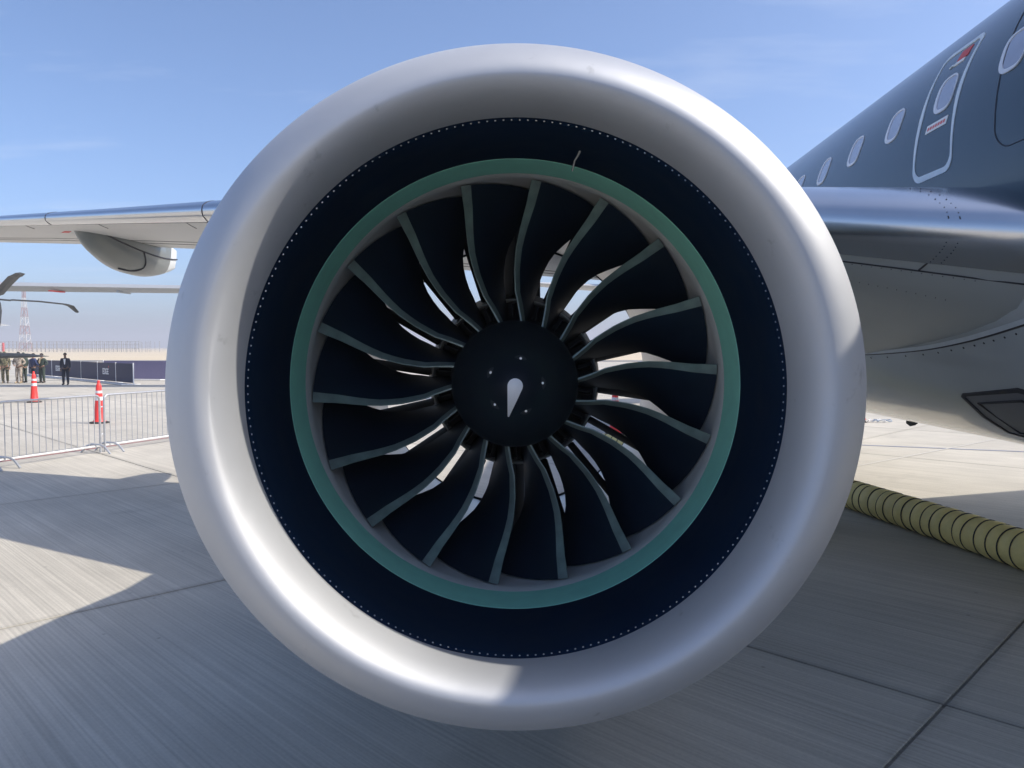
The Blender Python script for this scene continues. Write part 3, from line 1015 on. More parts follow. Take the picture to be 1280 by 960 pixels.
# temperature probe hanging from the top of the liner
a = radians(15.4); up_ = Vector((sin(a), 0, cos(a))); tn_ = Vector((cos(a), 0, -sin(a)))
pb = up_ * 0.925 + Vector((0, -0.62, 0))
t_ = MB()
t_.tube([E(pb + up_ * 0.002), E(pb - up_ * 0.004)], [0.020, 0.013], 14)
t_.tube([E(pb - up_ * 0.003), E(pb - up_ * 0.03 - tn_ * .004 + Vector((0, .006, 0))), E(pb - up_ * 0.05 - tn_ * 0.011 + Vector((0, .012, 0))), E(pb - up_ * 0.088 - tn_ * 0.009 + Vector((0, .02, 0)))], [0.0052, 0.0044, 0.0038, 0.0034], 10)
t_.build("air_probe", M['dull_steel'], ENG)

# pylon from cowl to wing
t_ = MB()
V = []
for y, z0, z1, w_ in ((4.2, 2.98, 3.06, .05), (5.0, 2.95, 3.14, .17), (6.0, 2.3, 3.05, .22), (7.6, 2.3, 3.0, .2), (9.4, 2.85, 3.0, .05)):
    V += [(-w_, y, z0), (w_, y, z0), (w_, y, z1), (-w_, y, z1)]
F = [(0, 1, 2, 3), (19, 18, 17, 16)]
for i in range(4):
    for j in range(4):
        F.append((i * 4 + j, (i + 1) * 4 + j, (i + 1) * 4 + (j + 1) % 4, i * 4 + (j + 1) % 4))
t_.add(V, F); t_.build("pylon", M['wing'], AIR, sharp=30)

# tail and landing gear
def slab_wing(name, root, tip, m, parent, th=0.12):
    """a simple swept surface: root and tip are (point, chord, thickness axis)"""
    (p0, c0), (p1, c1) = root, tip
    p0, p1 = Vector(p0), Vector(p1)
    ax = (p1 - p0).normalized()
    nrm = ax.cross(Vector((0, 1, 0))).normalized()
    prof = [(0, 0), (.08, .5), (.3, .9), (.6, .6), (1, 0.03), (1, -.03), (.6, -.6), (.3, -.9), (.08, -.5)]
    V = []
    for p, c in ((p0, c0), (p1, c1)):
        V += [p + Vector((0, c * x, 0)) + nrm * (c * th / 2 * h) for x, h in prof]
    n = len(prof)
    F = [(j, (j + 1) % n, n + (j + 1) % n, n + j) for j in range(n)] + [tuple(range(n))[::-1], tuple(range(n, 2 * n))]
    return obj(name, mesh(name, V, F, m, True, sharp=40), parent)
slab_wing("tail_fin", ((6.05, 24.2, 4.9), 5.2), ((6.2, 29.6, 9.6), 2.4), M['fus'], AIR)
slab_wing("tailplane", ((5.6, 25.6, 3.9), 3.2), ((0.9, 29.0, 4.4), 1.5), M['wing'], AIR)
slab_wing("tailplane", ((6.6, 25.6, 3.9), 3.2), ((11.4, 29.0, 4.4), 1.5), M['wing'], AIR)
def gear(x, y, z1, r):
    t2 = MB(); t2.tube([(x, y, z1), (x, y, r)], 0.11, 12); t2.tube([(x - .3, y, r), (x + .3, y, r)], 0.07, 10)
    g = t2.build("landing_gear", M['white'], AIR)
    for dx in (-.3, .3):
        t3 = MB(); t3.lathe([(0.03, -0.13), (r * .55, -0.13), (r * .9, -.12), (r, -.07), (r, .07), (r * .9, .12), (r * .55, .13), (.03, .13)], 28)
        w = t3.build("wheel", M['rubber'], g)
        w.matrix_basis = Matrix.Translation((x + dx, y, r)) @ Matrix.Rotation(pi / 2, 4, 'Y')
gear(2.9, 8.7, 2.2, 0.5); gear(7.6, 8.7, 2.2, 0.5); gear(4.5, -7.5, 1.6, 0.32)

# ------------------------------------------------------------------ yellow hose
HP = smooth_path([(5.3, 2.6, .18), (4.85, 4.9, .18), (4.62, 6.75, .18), (4.42, 8.1, .18), (4.22, 9.4, .18), (3.9, 11.2, .18), (3.2, 13.2, .18), (1.5, 14.8, .18)], 40)
def resample(P, step):
    P = [Vector(p) for p in P]
    out, acc = [P[0].copy()], 0.0
    for a, b_ in zip(P, P[1:]):
        l = (b_ - a).length
        while acc + l >= step:
            t = (step - acc) / l
            a = a + (b_ - a) * t; l = (b_ - a).length; acc = 0.0
            out.append(a.copy())
        acc += l
    return out
PITCH = 0.152
HS = resample(HP, PITCH / 8)
hose = thing("air_hose", "thick yellow ribbed air hose with black rings lying on the concrete under the aircraft", "hose", (4.6, 6.75, 0))
t_ = MB()
t_.tube(HS, [0.1695 + (0.010 + 0.004 * sin(i * .37)) * sin(pi * ((i % 8) / 8)) ** 0.8 + random.uniform(-.0025, .002) for i in range(len(HS))], 28)
t_.build("hose_sleeve", M['hose'], hose)
for i in range(0, len(HS) - 1, 8):
    p = HS[i]; d = (HS[i + 1] - HS[max(i - 1, 0)]).normalized()
    p = p + d * random.uniform(-.012, .012)
    d = (d + Vector((random.uniform(-.10, .10), 0, random.uniform(-.10, .10)))).normalized()
    a_ = d.cross(Vector((0, 0, 1))).normalized(); b_ = a_.cross(d)
    t_ = MB(); V, F = [], []
    nr, nn = 30, 5
    for j in range(nr):
        t = 2 * pi * j / nr
        c_ = (a_ * cos(t) + b_ * sin(t))
        for q in range(nn):
            w_ = 2 * pi * q / nn
            V.append(p + c_ * (0.1745 + 0.0065 * cos(w_)) + d * (0.0075 * sin(w_)))
    for j in range(nr):
        for q in range(nn):
            F.append((j * nn + q, ((j + 1) % nr) * nn + q, ((j + 1) % nr) * nn + (q + 1) % nn, j * nn + (q + 1) % nn))
    t_.add(V, F); t_.build("wear_ring", M['rubber'], hose)

# ------------------------------------------------------------------ cones
def cone(x, y, label):
    r = thing("traffic_cone", label, "traffic cone", (x, y, 0), "tall orange traffic cones on the apron")
    t = MB()
    o8 = [(0.24 * cos(pi / 8 + q * pi / 4), 0.24 * sin(pi / 8 + q * pi / 4)) for q in range(8)]
    V = [(x + a, y + b_, 0.0) for a, b_ in o8] + [(x + a, y + b_, 0.035) for a, b_ in o8] + [(x + a * .8, y + b_ * .8, 0.05) for a, b_ in o8]
    F = []
    for i in (0, 8):
        for j in range(8): F.append((i + j, i + (j + 1) % 8, i + 8 + (j + 1) % 8, i + 8 + j))
    F.append(tuple(range(16, 24)))
    t.add(V, F); t.build("base", M['rubber'], r, False)
    rad = lambda z: 0.135 - 0.078 * (z / 1.1)
    t = MB(); t.lathe([(0.165, 0.045), (0.15, 0.07), (rad(.1), 0.1), (rad(.5), 0.5), (rad(.98), 0.98), (0.05, 1.03), (0.034, 1.05), (0.034, 1.11), (0.03, 1.125), (0.001, 1.13)], 24, origin=(x, y, 0))
    t.build("body", M['orange'], r)
    for z0, z1 in ((0.60, 0.70), (0.79, 0.86)):
        t = MB(); t.lathe([(rad(z0) - .002, z0), (rad(z0) + .003, z0 + .003), (rad(z1) + .003, z1 - .003), (rad(z1) - .002, z1)], 24, origin=(x, y, 0))
        t.build("reflective_band", M['reflect'], r)
    return r
cone(-10.87, 20.2, "tall orange red cone close behind the joint of the two steel barriers")
cone(-17.3, 27.8, "tall orange red cone farther off, in front of the people")
cone(2.35, 17.5, "orange red cone behind the engine, glimpsed between the fan blades")

# ------------------------------------------------------------------ steel crowd barriers
BD = Vector((0.335, 0.942, 0)).normalized()
def barrier(p0, L, label):
    """p0: end at the near left; runs along BD"""
    p0 = Vector(p0)
    r = thing("crowd_barrier", label, "barrier", p0 + BD * L / 2, "steel crowd barriers round the aircraft")
    z0, z1, cr_ = 0.13, 1.09, 0.10
    P = []
    def P2(s, z): return p0 + BD * s + Vector((0, 0, z))
    path = [P2(0.03, 0.0), P2(0.03, 0.5)]
    path += [P2(0.03 + cr_ * (1 - cos(t)), z1 - cr_ + cr_ * sin(t)) for t in [0, pi / 8, pi / 4, 3 * pi / 8, pi / 2]]
    path += [P2(L - 0.03 - cr_ * (1 - cos(t)), z1 - cr_ + cr_ * sin(t)) for t in [pi / 2, 3 * pi / 8, pi / 4, pi / 8, 0]]
    path += [P2(L - 0.03, 0.5), P2(L - 0.03, 0.0)]
    t = MB(); t.tube(path, 0.021, 10); t.build("frame", M['galv'], r)
    t = MB(); t.tube([P2(0.03, z0), P2(L - 0.03, z0)], 0.017, 8); t.build("bottom_rail", M['white'], r)
    nb = int(round((L - 0.06) / 0.128))
    for i in range(1, nb):
        s = 0.03 + (L - 0.06) * i / nb
        t = MB(); t.tube([P2(s, z0), P2(s, z1)], 0.0075, 6); t.build("bar", M['galv'], r)
    n_ = Vector((BD.y, -BD.x, 0))
    for s in (0.14, L - 0.14):
        c = P2(s, 0)
        pts = [c - n_ * 0.36 + Vector((0, 0, .0)), c - n_ * 0.22 + Vector((0, 0, .13)), c - n_ * .1 + Vector((0, 0, .165)), c + n_ * .1 + Vector((0, 0, .165)), c + n_ * 0.22 + Vector((0, 0, .13)), c + n_ * 0.36]
        t = MB(); t.tube(pts, 0.019, 8); t.build("foot", M['galv'], r)
    t = MB()
    for z in (0.34, 0.86):
        t.tube([P2(L - 0.03, z), P2(L + 0.03, z + .01)], 0.012, 6)
    t.build("hook", M['galv'], r)
    return r
J = Vector((-7.80, 14.62, 0))
barrier(J - BD * 2.12, 2.08, "galvanised steel crowd barrier nearest the left edge, left of the foot pair")
barrier(J, 2.3, "galvanised steel crowd barrier disappearing behind the engine rim")
barrier(J - BD * 4.36, 2.2, "galvanised steel crowd barrier of which only a foot shows at the left edge")
barrier(J + BD * 2.36, 2.3, "galvanised steel crowd barrier hidden behind the silver engine intake")

# ------------------------------------------------------------------ banner barriers
def strokes(ch):
    """letters as bars in a 0..1 box: (x0, z0, x1, z1)"""
    w = .2
    return {'E': [(0, 0, w, 1), (w, 0, 1, w), (w, .4, .85, .6), (w, .8, 1, 1)],
            'D': [(0, 0, w, 1), (w, 0, .8, w), (w, .8, .8, 1), (.8, .12, 1, .88)],
            'G': [(0, .1, w, .9), (.1, 0, .9, w), (.1, .8, .95, 1), (.8, w, 1, .5), (.55, .4, .8, .55)]}[ch]
def banner(p, q, mat, label, logo=False, h0=0.09, h1=1.12, group="banner covered barriers behind the people", name="banner_barrier"):
    p, q = Vector((*p, 0)), Vector((*q, 0))
    d = (q - p).normalized(); n_ = Vector((d.y, -d.x, 0))
    if n_.y > 0: n_ = -n_
    L = (q - p).length
    r = thing(name, label, "barrier", (p + q) / 2, group)
    def bx(s0, s1, z0, z1, off, th):
        c = p + d * ((s0 + s1) / 2) + n_ * off
        m = MB(); m.box((c.x, c.y, (z0 + z1) / 2), (s1 - s0, th, z1 - z0), atan2(d.y, d.x)); return m
    bx(0.05, L - 0.05, h0, h1, 0.0, 0.03).build("banner", mat, r, False)
    for s in (0.0, L):
        bx(s - 0.022, s + 0.022, 0.0, h1 + 0.04, 0.0, 0.05).build("post", M['white'], r, False)
        c = p + d * s
        m = MB(); m.tube([c - n_ * .35 + Vector((0, 0, .02)), c + n_ * .35 + Vector((0, 0, .02))], 0.025, 6); m.build("foot", M['white'], r)
    m = MB(); m.box(tuple(p + d * L / 2 + n_ * .30 + Vector((0, 0, .026))), (L * .92, .55, .05), atan2(d.y, d.x)); m.build("ballast_skirt", M['white'], r, False)
    if logo:
        hh, ww, s0, zb = 0.34, 0.235, L * 0.36 - .2, 0.45
        m = MB()
        for i, ch in enumerate("EDGE"):
            for x0, a0, x1, a1 in strokes(ch):
                c = p + d * (s0 + i * (ww + .035) + ww * (x0 + x1) / 2) + n_ * 0.019
                m.box((c.x, c.y, zb + hh * (a0 + a1) / 2), (ww * (x1 - x0), 0.008, hh * (a1 - a0)), atan2(d.y, d.x))
        m.build("lettering", M['white'], r, False)
        m = MB()
        a = p + d * (s0 + 3 * (ww + .035) + ww * 0.7) + n_ * 0.019
        e = p + d * (s0 + 3 * (ww + .035) + ww * 1.25) + n_ * 0.019
        V = [a + Vector((0, 0, zb + hh + .06)), e + Vector((0, 0, zb + hh + .17)), e + Vector((0, 0, zb + hh + .06)), a - n_ * .006 + Vector((0, 0, zb + hh + .06)), e - n_ * .006 + Vector((0, 0, zb + hh + .17)), e - n_ * .006 + Vector((0, 0, zb + hh + .06))]
        m.add(V, [(0, 1, 2), (5, 4, 3), (0, 3, 4, 1), (1, 4, 5, 2), (2, 5, 3, 0)])
        m.build("logo_tick", M['red'], r, False)
    return r
edges = [(-20.14, 40.9), (-22.1, 42.9), (-24.35, 45.2), (-26.5, 47.3), (-28.65, 49.4), (-30.8, 51.5), (-32.9, 53.6), (-35.0, 55.7)]
lab = ["dark purple blank banner barrier at the near right end of its row", "dark purple banner barrier with the white EDGE logo, second from the right end",
       "dark purple blank banner barrier, third from the right end", "dark purple blank banner barrier, fourth from the right end",
       "dark purple banner barrier with the white EDGE logo beside the man in the dark suit", "dark purple banner barrier partly behind the man in the dark suit",
       "dark purple banner barrier beside the person in the green flight suit"]
for i in range(7):
    banner(edges[i + 1], edges[i], M['banner'], lab[i], i in (1, 4))
lab2 = ["plain pale purple banner barrier running behind the engine rim", "plain pale purple banner barrier behind the right end of the dark banner row",
        "plain pale purple banner barrier behind the dark banner with the nearer logo", "plain pale purple banner barrier behind the far part of the dark banner row",
        "plain pale purple banner barrier at the far left behind the dark banners"]
for i in range(2):
    x1 = -16.6 - 4.4 * i + (0.0)
    y1 = 44.9 + [0, .1, .9, 2.6, 4.4][i]; y2 = 44.9 + [.1, .9, 2.6, 4.4, 6.4][i]
    banner((x1 - 4.4, y2 + 2.0), (x1, y1 + 2.0), M['banner_pale'], lab2[i], False, 0.05, 1.16, "pale purple banner barriers behind the dark row")

# ------------------------------------------------------------------ people
def skin_obj(name, pts, edges_, rads, m, parent, sub=1):
    me = bpy.data.meshes.new(name)
    me.from_pydata([tuple(p) for p in pts], edges_, [])
    me.materials.append(m)
    o = obj(name, me, parent)
    md = o.modifiers.new("skin", 'SKIN')
    md.use_smooth_shade = True
    for i, sv in enumerate(me.skin_vertices[0].data):
        r = rads[i]
        sv.radius = r if isinstance(r, tuple) else (r, r)
        sv.use_root = (i == 0)
    if sub:
        s_ = o.modifiers.new("sub", 'SUBSURF'); s_.levels = sub; s_.render_levels = sub
    return o

def person(x, y, facing, h, label, top, bottom, skinm=None, hat=None, pose='clasped', shoes=None, extra=None):
    """standing figure; facing = direction of the chest in degrees from +x; h = height"""
    k = h / 1.75
    f = radians(facing)
    fw = Vector((cos(f), sin(f), 0)); rt = Vector((sin(f), -cos(f), 0)); O = Vector((x, y, 0))
    def Q(a, b_, z): return O + (rt * a + fw * b_ + Vector((0, 0, z))) * k
    r = thing("person", label, "person", (x, y, 0), "people standing on the apron")
    skinm = skinm or M['skin']
    pts, ed, rd = [], [], []
    def add(p, rad, par):
        pts.append(p); rd.append(tuple(q * k for q in rad) if isinstance(rad, tuple) else rad * k)
        if par is not None: ed.append((par, len(pts) - 1))
        return len(pts) - 1
    arm = {'clasped': [(0.27, 0.02, 1.15), (0.20, 0.20, 1.02), (0.05, 0.27, 0.98)],
           'down': [(0.225, -0.02, 1.15), (0.22, 0.05, 0.92), (0.215, 0.09, 0.80)],
           'hips': [(0.34, -0.06, 1.16), (0.22, 0.08, 1.02), (0.17, 0.13, 1.0)]}[pose]
    # body: one skinned graph from the pelvis
    pel = add(Q(0, 0, .95), (.15, .11), None)
    wa = add(Q(0, .005, 1.10), (.14, .10), pel)
    ch = add(Q(0, .0, 1.30), (.17, .115), wa)
    nk0 = add(Q(0, -.01, 1.45), (.09, .075), ch)
    nk = add(Q(0, .0, 1.50), .055, nk0)
    jw = add(Q(0, .02, 1.57), (.065, .08), nk)
    hd = add(Q(0, .012, 1.655), (.075, .095), jw)
    add(Q(0, .0, 1.73), (.05, .06), hd)
    nose = add(Q(0, .112, 1.625), .014, hd)
    hand_tips = []
    for sg in (-1, 1):
        sh = add(Q(.17 * sg, -.01, 1.40), .062, ch)
        el = add(Q(arm[0][0] * sg, arm[0][1], arm[0][2]), .045, sh)
        wr = add(Q(arm[1][0] * sg, arm[1][1], arm[1][2]), .028, el)
        d = (Q(arm[2][0] * sg, arm[2][1], arm[2][2]) - Q(arm[1][0] * sg, arm[1][1], arm[1][2]))
        d.normalize()
        side = d.cross(Vector((0, 0, 1)))
        if side.length < .3: side = fw.copy()
        side.normalize()
        base = pts[wr]
        pm = add(base + d * .075 * k, (.038, .018), wr)
        for q, (l, o_) in enumerate(((.075, -.03), (.085, -.01), (.08, .01), (.062, .03))):
            b0 = add(base + (d * .115 + side * o_) * k, .0095, pm)
            add(base + (d * (.115 + l) + side * o_ * 1.2 + Vector((0, 0, -.014))) * k, .008, b0)
        add(base + (d * .07 - side * .06) * k, .010, pm)
        hp = add(Q(.09 * sg, 0, .88), (.088, .085), pel)
        kn = add(Q(.105 * sg, .02, .50), .058, hp)
        an = add(Q(.11 * sg, -.01, .10), .040, kn)
        add(Q(.125 * sg, .12, .035), (.04, .03), an)
    skin_obj("body", pts, ed, rd, skinm, r)
    # upper garment
    pts, ed, rd = [], [], []
    a0 = add(Q(0, 0, .86), (.185, .135), None)
    a1 = add(Q(0, .005, 1.08), (.165, .125), a0)
    a2 = add(Q(0, .0, 1.30), (.20, .14), a1)
    add(Q(0, -.01, 1.455), (.105, .09), a2)
    for sg in (-1, 1):
        s0 = add(Q(.185 * sg, -.01, 1.39), .082, a2)
        s1 = add(Q(arm[0][0] * sg, arm[0][1], arm[0][2]), .064, s0)
        add(Q(arm[1][0] * sg, arm[1][1], arm[1][2]), .046, s1)
    skin_obj("jacket", pts, ed, rd, top, r)
    pts, ed, rd = [], [], []
    p0 = add(Q(0, 0, .97), (.16, .125), None)
    for sg in (-1, 1):
        l0 = add(Q(.092 * sg, 0, .84), (.105, .11), p0)
        l1 = add(Q(.108 * sg, .02, .48), .082, l0)
        add(Q(.112 * sg, -.01, .075), .068, l1)
    skin_obj("trousers", pts, ed, rd, bottom, r)
    for sg in (-1, 1):
        m = MB()
        pp = [Q(.112 * sg, -.09, .05), Q(.112 * sg, -.04, .06), Q(.117 * sg, .06, .05), Q(.125 * sg, .15, .035), Q(.128 * sg, .19, .03)]
        m.tube(pp, [.035 * k, .05 * k, .048 * k, .042 * k, .02 * k], 10)
        m.build("shoe", shoes or M['hair'], r)
    # hair or cap: a shell over the skull
    m = MB(); V, F = [], []
    nr, ns = 6, 16
    for i in range(nr + 1):
        ph = radians(100) * i / nr if hat is None else radians(88) * i / nr
        for j in range(ns):
            t = 2 * pi * j / ns
            drop = 1.0
            fx, fy = sin(ph) * cos(t), sin(ph) * sin(t)
            zc = cos(ph)
            if hat is None and fy > .45: zc = max(zc, .35)
            V.append(Q(.088 * fx, .005 + .108 * fy, 1.655 + .105 * zc))
    for i in range(nr):
        for j in range(ns):
            F.append((i * ns + j, (i + 1) * ns + j, (i + 1) * ns + (j + 1) % ns, i * ns + (j + 1) % ns))
    m.add(V, F); m.build("hair" if hat is None else "cap", M['hair'] if hat is None else hat, r)
    for sg in (-1, 1):
        m = MB(); c = Q(.032 * sg, .098, 1.645)
        m.lathe([(0.001, -.011 * k), (.009 * k, -.006 * k), (.011 * k, 0), (.009 * k, .006 * k), (.001, .011 * k)], 8, origin=tuple(c)); m.build("eye", M['hair'], r)
    if extra == 'shirt':
        m = MB(); V = [Q(-.05, .150, 1.42), Q(.05, .150, 1.42), Q(.018, .148, 1.12), Q(-.018, .148, 1.12)]
        V += [v - fw * .03 for v in V]
        m.add(V, [(0, 1, 2, 3), (7, 6, 5, 4), (0, 4, 5, 1), (1, 5, 6, 2), (2, 6, 7, 3), (3, 7, 4, 0)]); m.build("shirt", M['white'], r, False)
    if extra == 'scarf':
        m = MB(); m.tube([Q(-.09, .09, 1.46), Q(0, .14, 1.40), Q(.09, .09, 1.46)], [.035 * k, .05 * k, .035 * k], 8)
        m.tube([Q(0, .15, 1.40), Q(.03, .17, 1.25), Q(.04, .15, 1.12)], [.05 * k, .055 * k, .02 * k], 8); m.build("scarf", M['tan'], r)
    return r

person(-23.75, 40.9, -75, 1.70, "man in a dark navy suit and pale shirt standing alone in front of the banners", M['suit'], M['suit'], M['skin_dark'], pose='down', extra='shirt')
person(-26.4, 43.2, -100, 1.66, "person in a dark green flight suit with a tan scarf", M['olive'], M['olive'], extra='scarf', pose='hips')
person(-26.75, 43.0, 60, 1.66, "person in a navy blue jacket behind the farther orange cone", M['navy'], M['suit'], pose='clasped')
person(-27.55, 43.4, 160, 1.70, "person in dark olive clothes half hidden behind the soldier in tan", M['olive'], M['olive'], pose='down', hat=M['olive'])
person(-27.45, 42.8, -90, 1.74, "soldier in tan camouflage standing with legs apart", M['camo_tan'], M['camo_tan'], pose='hips', hat=M['hair'], shoes=M['tan'])
person(-28.35, 43.0, -60, 1.76, "soldier in green and brown camouflage right of another soldier at the left edge", M['camo_green'], M['camo_green'], pose='down', hat=M['camo_green'], shoes=M['tan'])
person(-28.98, 43.6, -50, 1.74, "soldier in brown camouflage cut off by the left edge", M['camo_green'], M['camo_tan'], pose='clasped', hat=M['camo_green'])

# ------------------------------------------------------------------ aircraft and drone at the left
TR = thing("transport_aircraft", "pale grey high winged aircraft in the distance whose long thin wing crosses the left sky", "aircraft", (-43, 38.3, 0))
def loft_wing(name, A, B, cA, cB, thk, m, parent):
    """straight wing from A to B; chord along +y"""
    return slab_wing(name, (A, cA), (B, cB), m, parent, thk)
loft_wing("wing", (-43, 38.0, 5.30), (-11.2, 38.3, 4.83), 3.0, 2.0, 0.21, M['aircraft_grey'], TR)
loft_wing("wing", (-43, 38.0, 5.30), (-74.8, 38.3, 4.83), 3.0, 2.0, 0.21, M['aircraft_grey'], TR)
m = MB()
prof = [(0.05, -8), (.6, -7.5), (1.1, -6), (1.35, -3), (1.35, 4), (1.0, 8), (.5, 12), (.1, 14)]
V, F = [], []
for i, (r_, y_) in enumerate(prof):
    for j in range(20):
        t = 2 * pi * j / 20
        V.append((-43 + r_ * sin(t), 38.5 + y_, 3.9 + r_ * cos(t) + max(0, (y_ - 4) * .08)))
for i in range(len(prof) - 1):
    for j in range(20): F.append((i * 20 + j, i * 20 + (j + 1) % 20, (i + 1) * 20 + (j + 1) % 20, (i + 1) * 20 + j))
m.add(V, F); m.build("fuselage", M['aircraft_grey'], TR)
for dx in (-1.1, 1.1):
    m = MB(); m.tube([(-43 + dx, 39.5, 3.0), (-43 + dx * 1.3, 39.5, .45)], .1, 8); g = m.build("landing_leg", M['aircraft_grey'], TR)
    m = MB(); m.lathe([(.05, -.12), (.4, -.12), (.45, -.06), (.45, .06), (.4, .12), (.05, .12)], 18); w_ = m.build("wheel", M['rubber'], g)
    w_.matrix_basis = Matrix.Translation((-43 + dx * 1.3, 39.5, .45)) @ Matrix.Rotation(pi / 2, 4, 'Y')
m = MB(); m.tube([(-43, 32.5, 3.2), (-43, 32.5, .35)], .08, 8); g = m.build("landing_leg", M['aircraft_grey'], TR)
m = MB(); m.lathe([(.05, -.1), (.3, -.1), (.35, -.05), (.35, .05), (.3, .1), (.05, .1)], 18); w_ = m.build("wheel", M['rubber'], g)
w_.matrix_basis = Matrix.Translation((-43, 32.5, .35)) @ Matrix.Rotation(pi / 2, 4, 'Y')
slab_wing("tail_fin", ((-43, 48.0, 5.0), 3.2), ((-43, 50.0, 8.6), 1.8), M['aircraft_grey'], TR)
m = MB(); V = [(-22.95, 38.25, 4.82), (-22.78, 38.25, 4.82), (-22.40, 38.75, 4.79), (-22.60, 38.75, 4.79)]
V2 = [(a, b_, c - .06) for a, b_, c in V]
m.add(V + V2, [(0, 1, 2, 3), (7, 6, 5, 4), (0, 4, 5, 1), (1, 5, 6, 2), (2, 6, 7, 3), (3, 7, 4, 0)]); m.build("red_stripe", M['red'], TR, False)
m = MB(); m.tube([(-19.6, 38.4, 4.77), (-19.4, 39.3, 4.72)], [.07, .03], 8); m.build("hinge_fairing", M['aircraft_grey'], TR)

RT = thing("rotor_aircraft", "grey rotor aircraft at the left edge whose dark drooping rotor blades reach into the picture", "aircraft", (-20.5, 26, 0))
def blade3(hub, tip, w0, kink, m, parent):
    """flat rotor blade from hub to tip with swept end; width horizontal"""
    h, t = Vector(hub), Vector(tip)
    d = t - h; L = d.length; d.normalize()
    s_ = d.cross(Vector((0, 0, 1))).normalized(); up = s_.cross(d).normalized()
    V, F = [], []
    st = [(0.05, .35, 0, 0), (0.16, .45, 0, 0), (0.18, 1, 0, .02), (.5, 1, 0, .05), (.82, 1, 0, .03), (.9, 1, 0, -.02), (1.0, .8 if not kink else .6, .1, -.25 if kink else -.03)]
    for f_, w_, sw, dz in st:
        c = h + d * L * f_ + s_ * (-w0 * sw) + Vector((0, 0, dz))
        a = s_ * w0 * w_ / 2
        tw = up * .02
        V += [c - a - tw * .3, c + up * .03, c + a + tw * .3, c - up * .03]
    n = 4
    for i in range(len(st) - 1):
        for j in range(n): F.append((i * n + j, i * n + (j + 1) % n, (i + 1) * n + (j + 1) % n, (i + 1) * n + j))
    F += [(3, 2, 1, 0), tuple(len(V) - 4 + j for j in range(4))]
    b_ = MB(); b_.add(V, F)
    return b_.build("rotor_blade", m, parent, False)
HUB = (-17.42, 26, 3.62)
blade3(HUB, (-13.95, 21.9, 4.12), .30, False, M['rotor'], RT)
blade3(HUB, (-17.55, 31.2, 3.66), .26, True, M['rotor'], RT)
blade3(HUB, (-22.1, 24.0, 3.75), .30, False, M['rotor'], RT)
m = MB(); m.lathe([(.02, .22), (.12, .18), (.15, .05), (.15, -.05), (.18, -.15), (.20, -.4), (.16, -.8), (.12, -1.0), (.02, -1.05)], 20, origin=HUB)
m.build("rotor_mast", M['rotor'], RT)
slab_wing("wing", ((-17.3, 25.4, 2.75), 1.2), ((-22.8, 25.4, 2.7), 1.3), M['aircraft_grey'], RT)
m = MB(); V, F = [], []
prof = [(0.05, -4), (.5, -3.5), (.8, -2), (.9, 0), (.85, 2), (.5, 4.5), (.1, 7)]
for r_, y_ in prof:
    for j in range(18):
        t = 2 * pi * j / 18
        V.append((-22.8 + r_ * sin(t), 26 + y_, 1.75 + r_ * 1.15 * cos(t) + max(0, y_ - 2) * .12))
for i in range(len(prof) - 1):
    for j in range(18): F.append((i * 18 + j, i * 18 + (j + 1) % 18, (i + 1) * 18 + (j + 1) % 18, (i + 1) * 18 + j))
m.add(V, F); m.build("fuselage", M['aircraft_grey'], RT)
for dx, dy in ((-.9, .8), (.9, .8), (0, -2.4)):
    m = MB(); m.tube([(-22.8 + dx * .6, 26 + dy, 1.2), (-22.8 + dx, 26 + dy, .25)], .06, 8); m.build("landing_leg", M['aircraft_grey'], RT)
    m = MB(); m.lathe([(.03, -.08), (.22, -.08), (.25, -.04), (.25, .04), (.22, .08), (.03, .08)], 16); w_ = m.build("wheel", M['rubber'], RT)
    w_.matrix_basis = Matrix.Translation((-22.8 + dx, 26 + dy, .25)) @ Matrix.Rotation(pi / 2, 4, 'Y')

DR = thing("drone", "dark small aircraft whose slender pointed wing reaches in from the left before the soldiers", "drone", (-20.2, 25.5, 0))
def thin_wing(A, B):
    A, B = Vector(A), Vector(B)
    V, F = [], []
    st = [(0, .62, .17), (.55, .52, .14), (.86, .40, .085), (.955, .22, .03), (1.0, .03, .008)]
    pr = [(0, 0), (.1, .55), (.4, 1), (1, .05), (1, -.05), (.4, -.6), (.1, -.5)]
    for f_, c, th in st:
        p = A + (B - A) * f_
        V += [p + Vector((0, c * (x - .35), th * z)) for x, z in pr]
    n = len(pr)
    for i in range(len(st) - 1):
        for j in range(n): F.append((i * n + j, i * n + (j + 1) % n, (i + 1) * n + (j + 1) % n, (i + 1) * n + j))
    F.append(tuple(range(n))[::-1])
    b_ = MB(); b_.add(V, F); b_.build("wing", M['rotor'], DR, sharp=40)
thin_wing((-20.2, 25.5, 1.715), (-15.05, 25.0, 1.705)); thin_wing((-20.2, 25.5, 1.715), (-25.3, 25.0, 1.705))
m = MB(); V, F = [], []
for r_, y_ in [(0.03, -2.2), (.18, -2), (.28, -1.2), (.3, 0), (.22, 1.2), (.1, 2.4), (.02, 2.6)]:
    for j in range(14):
        t = 2 * pi * j / 14
        V.append((-20.2 + r_ * sin(t), 25.5 + y_, 1.55 + r_ * cos(t)))
for i in range(6):
    for j in range(14): F.append((i * 14 + j, i * 14 + (j + 1) % 14, (i + 1) * 14 + (j + 1) % 14, (i + 1) * 14 + j))
m.add(V, F); m.build("fuselage", M['rotor'], DR)
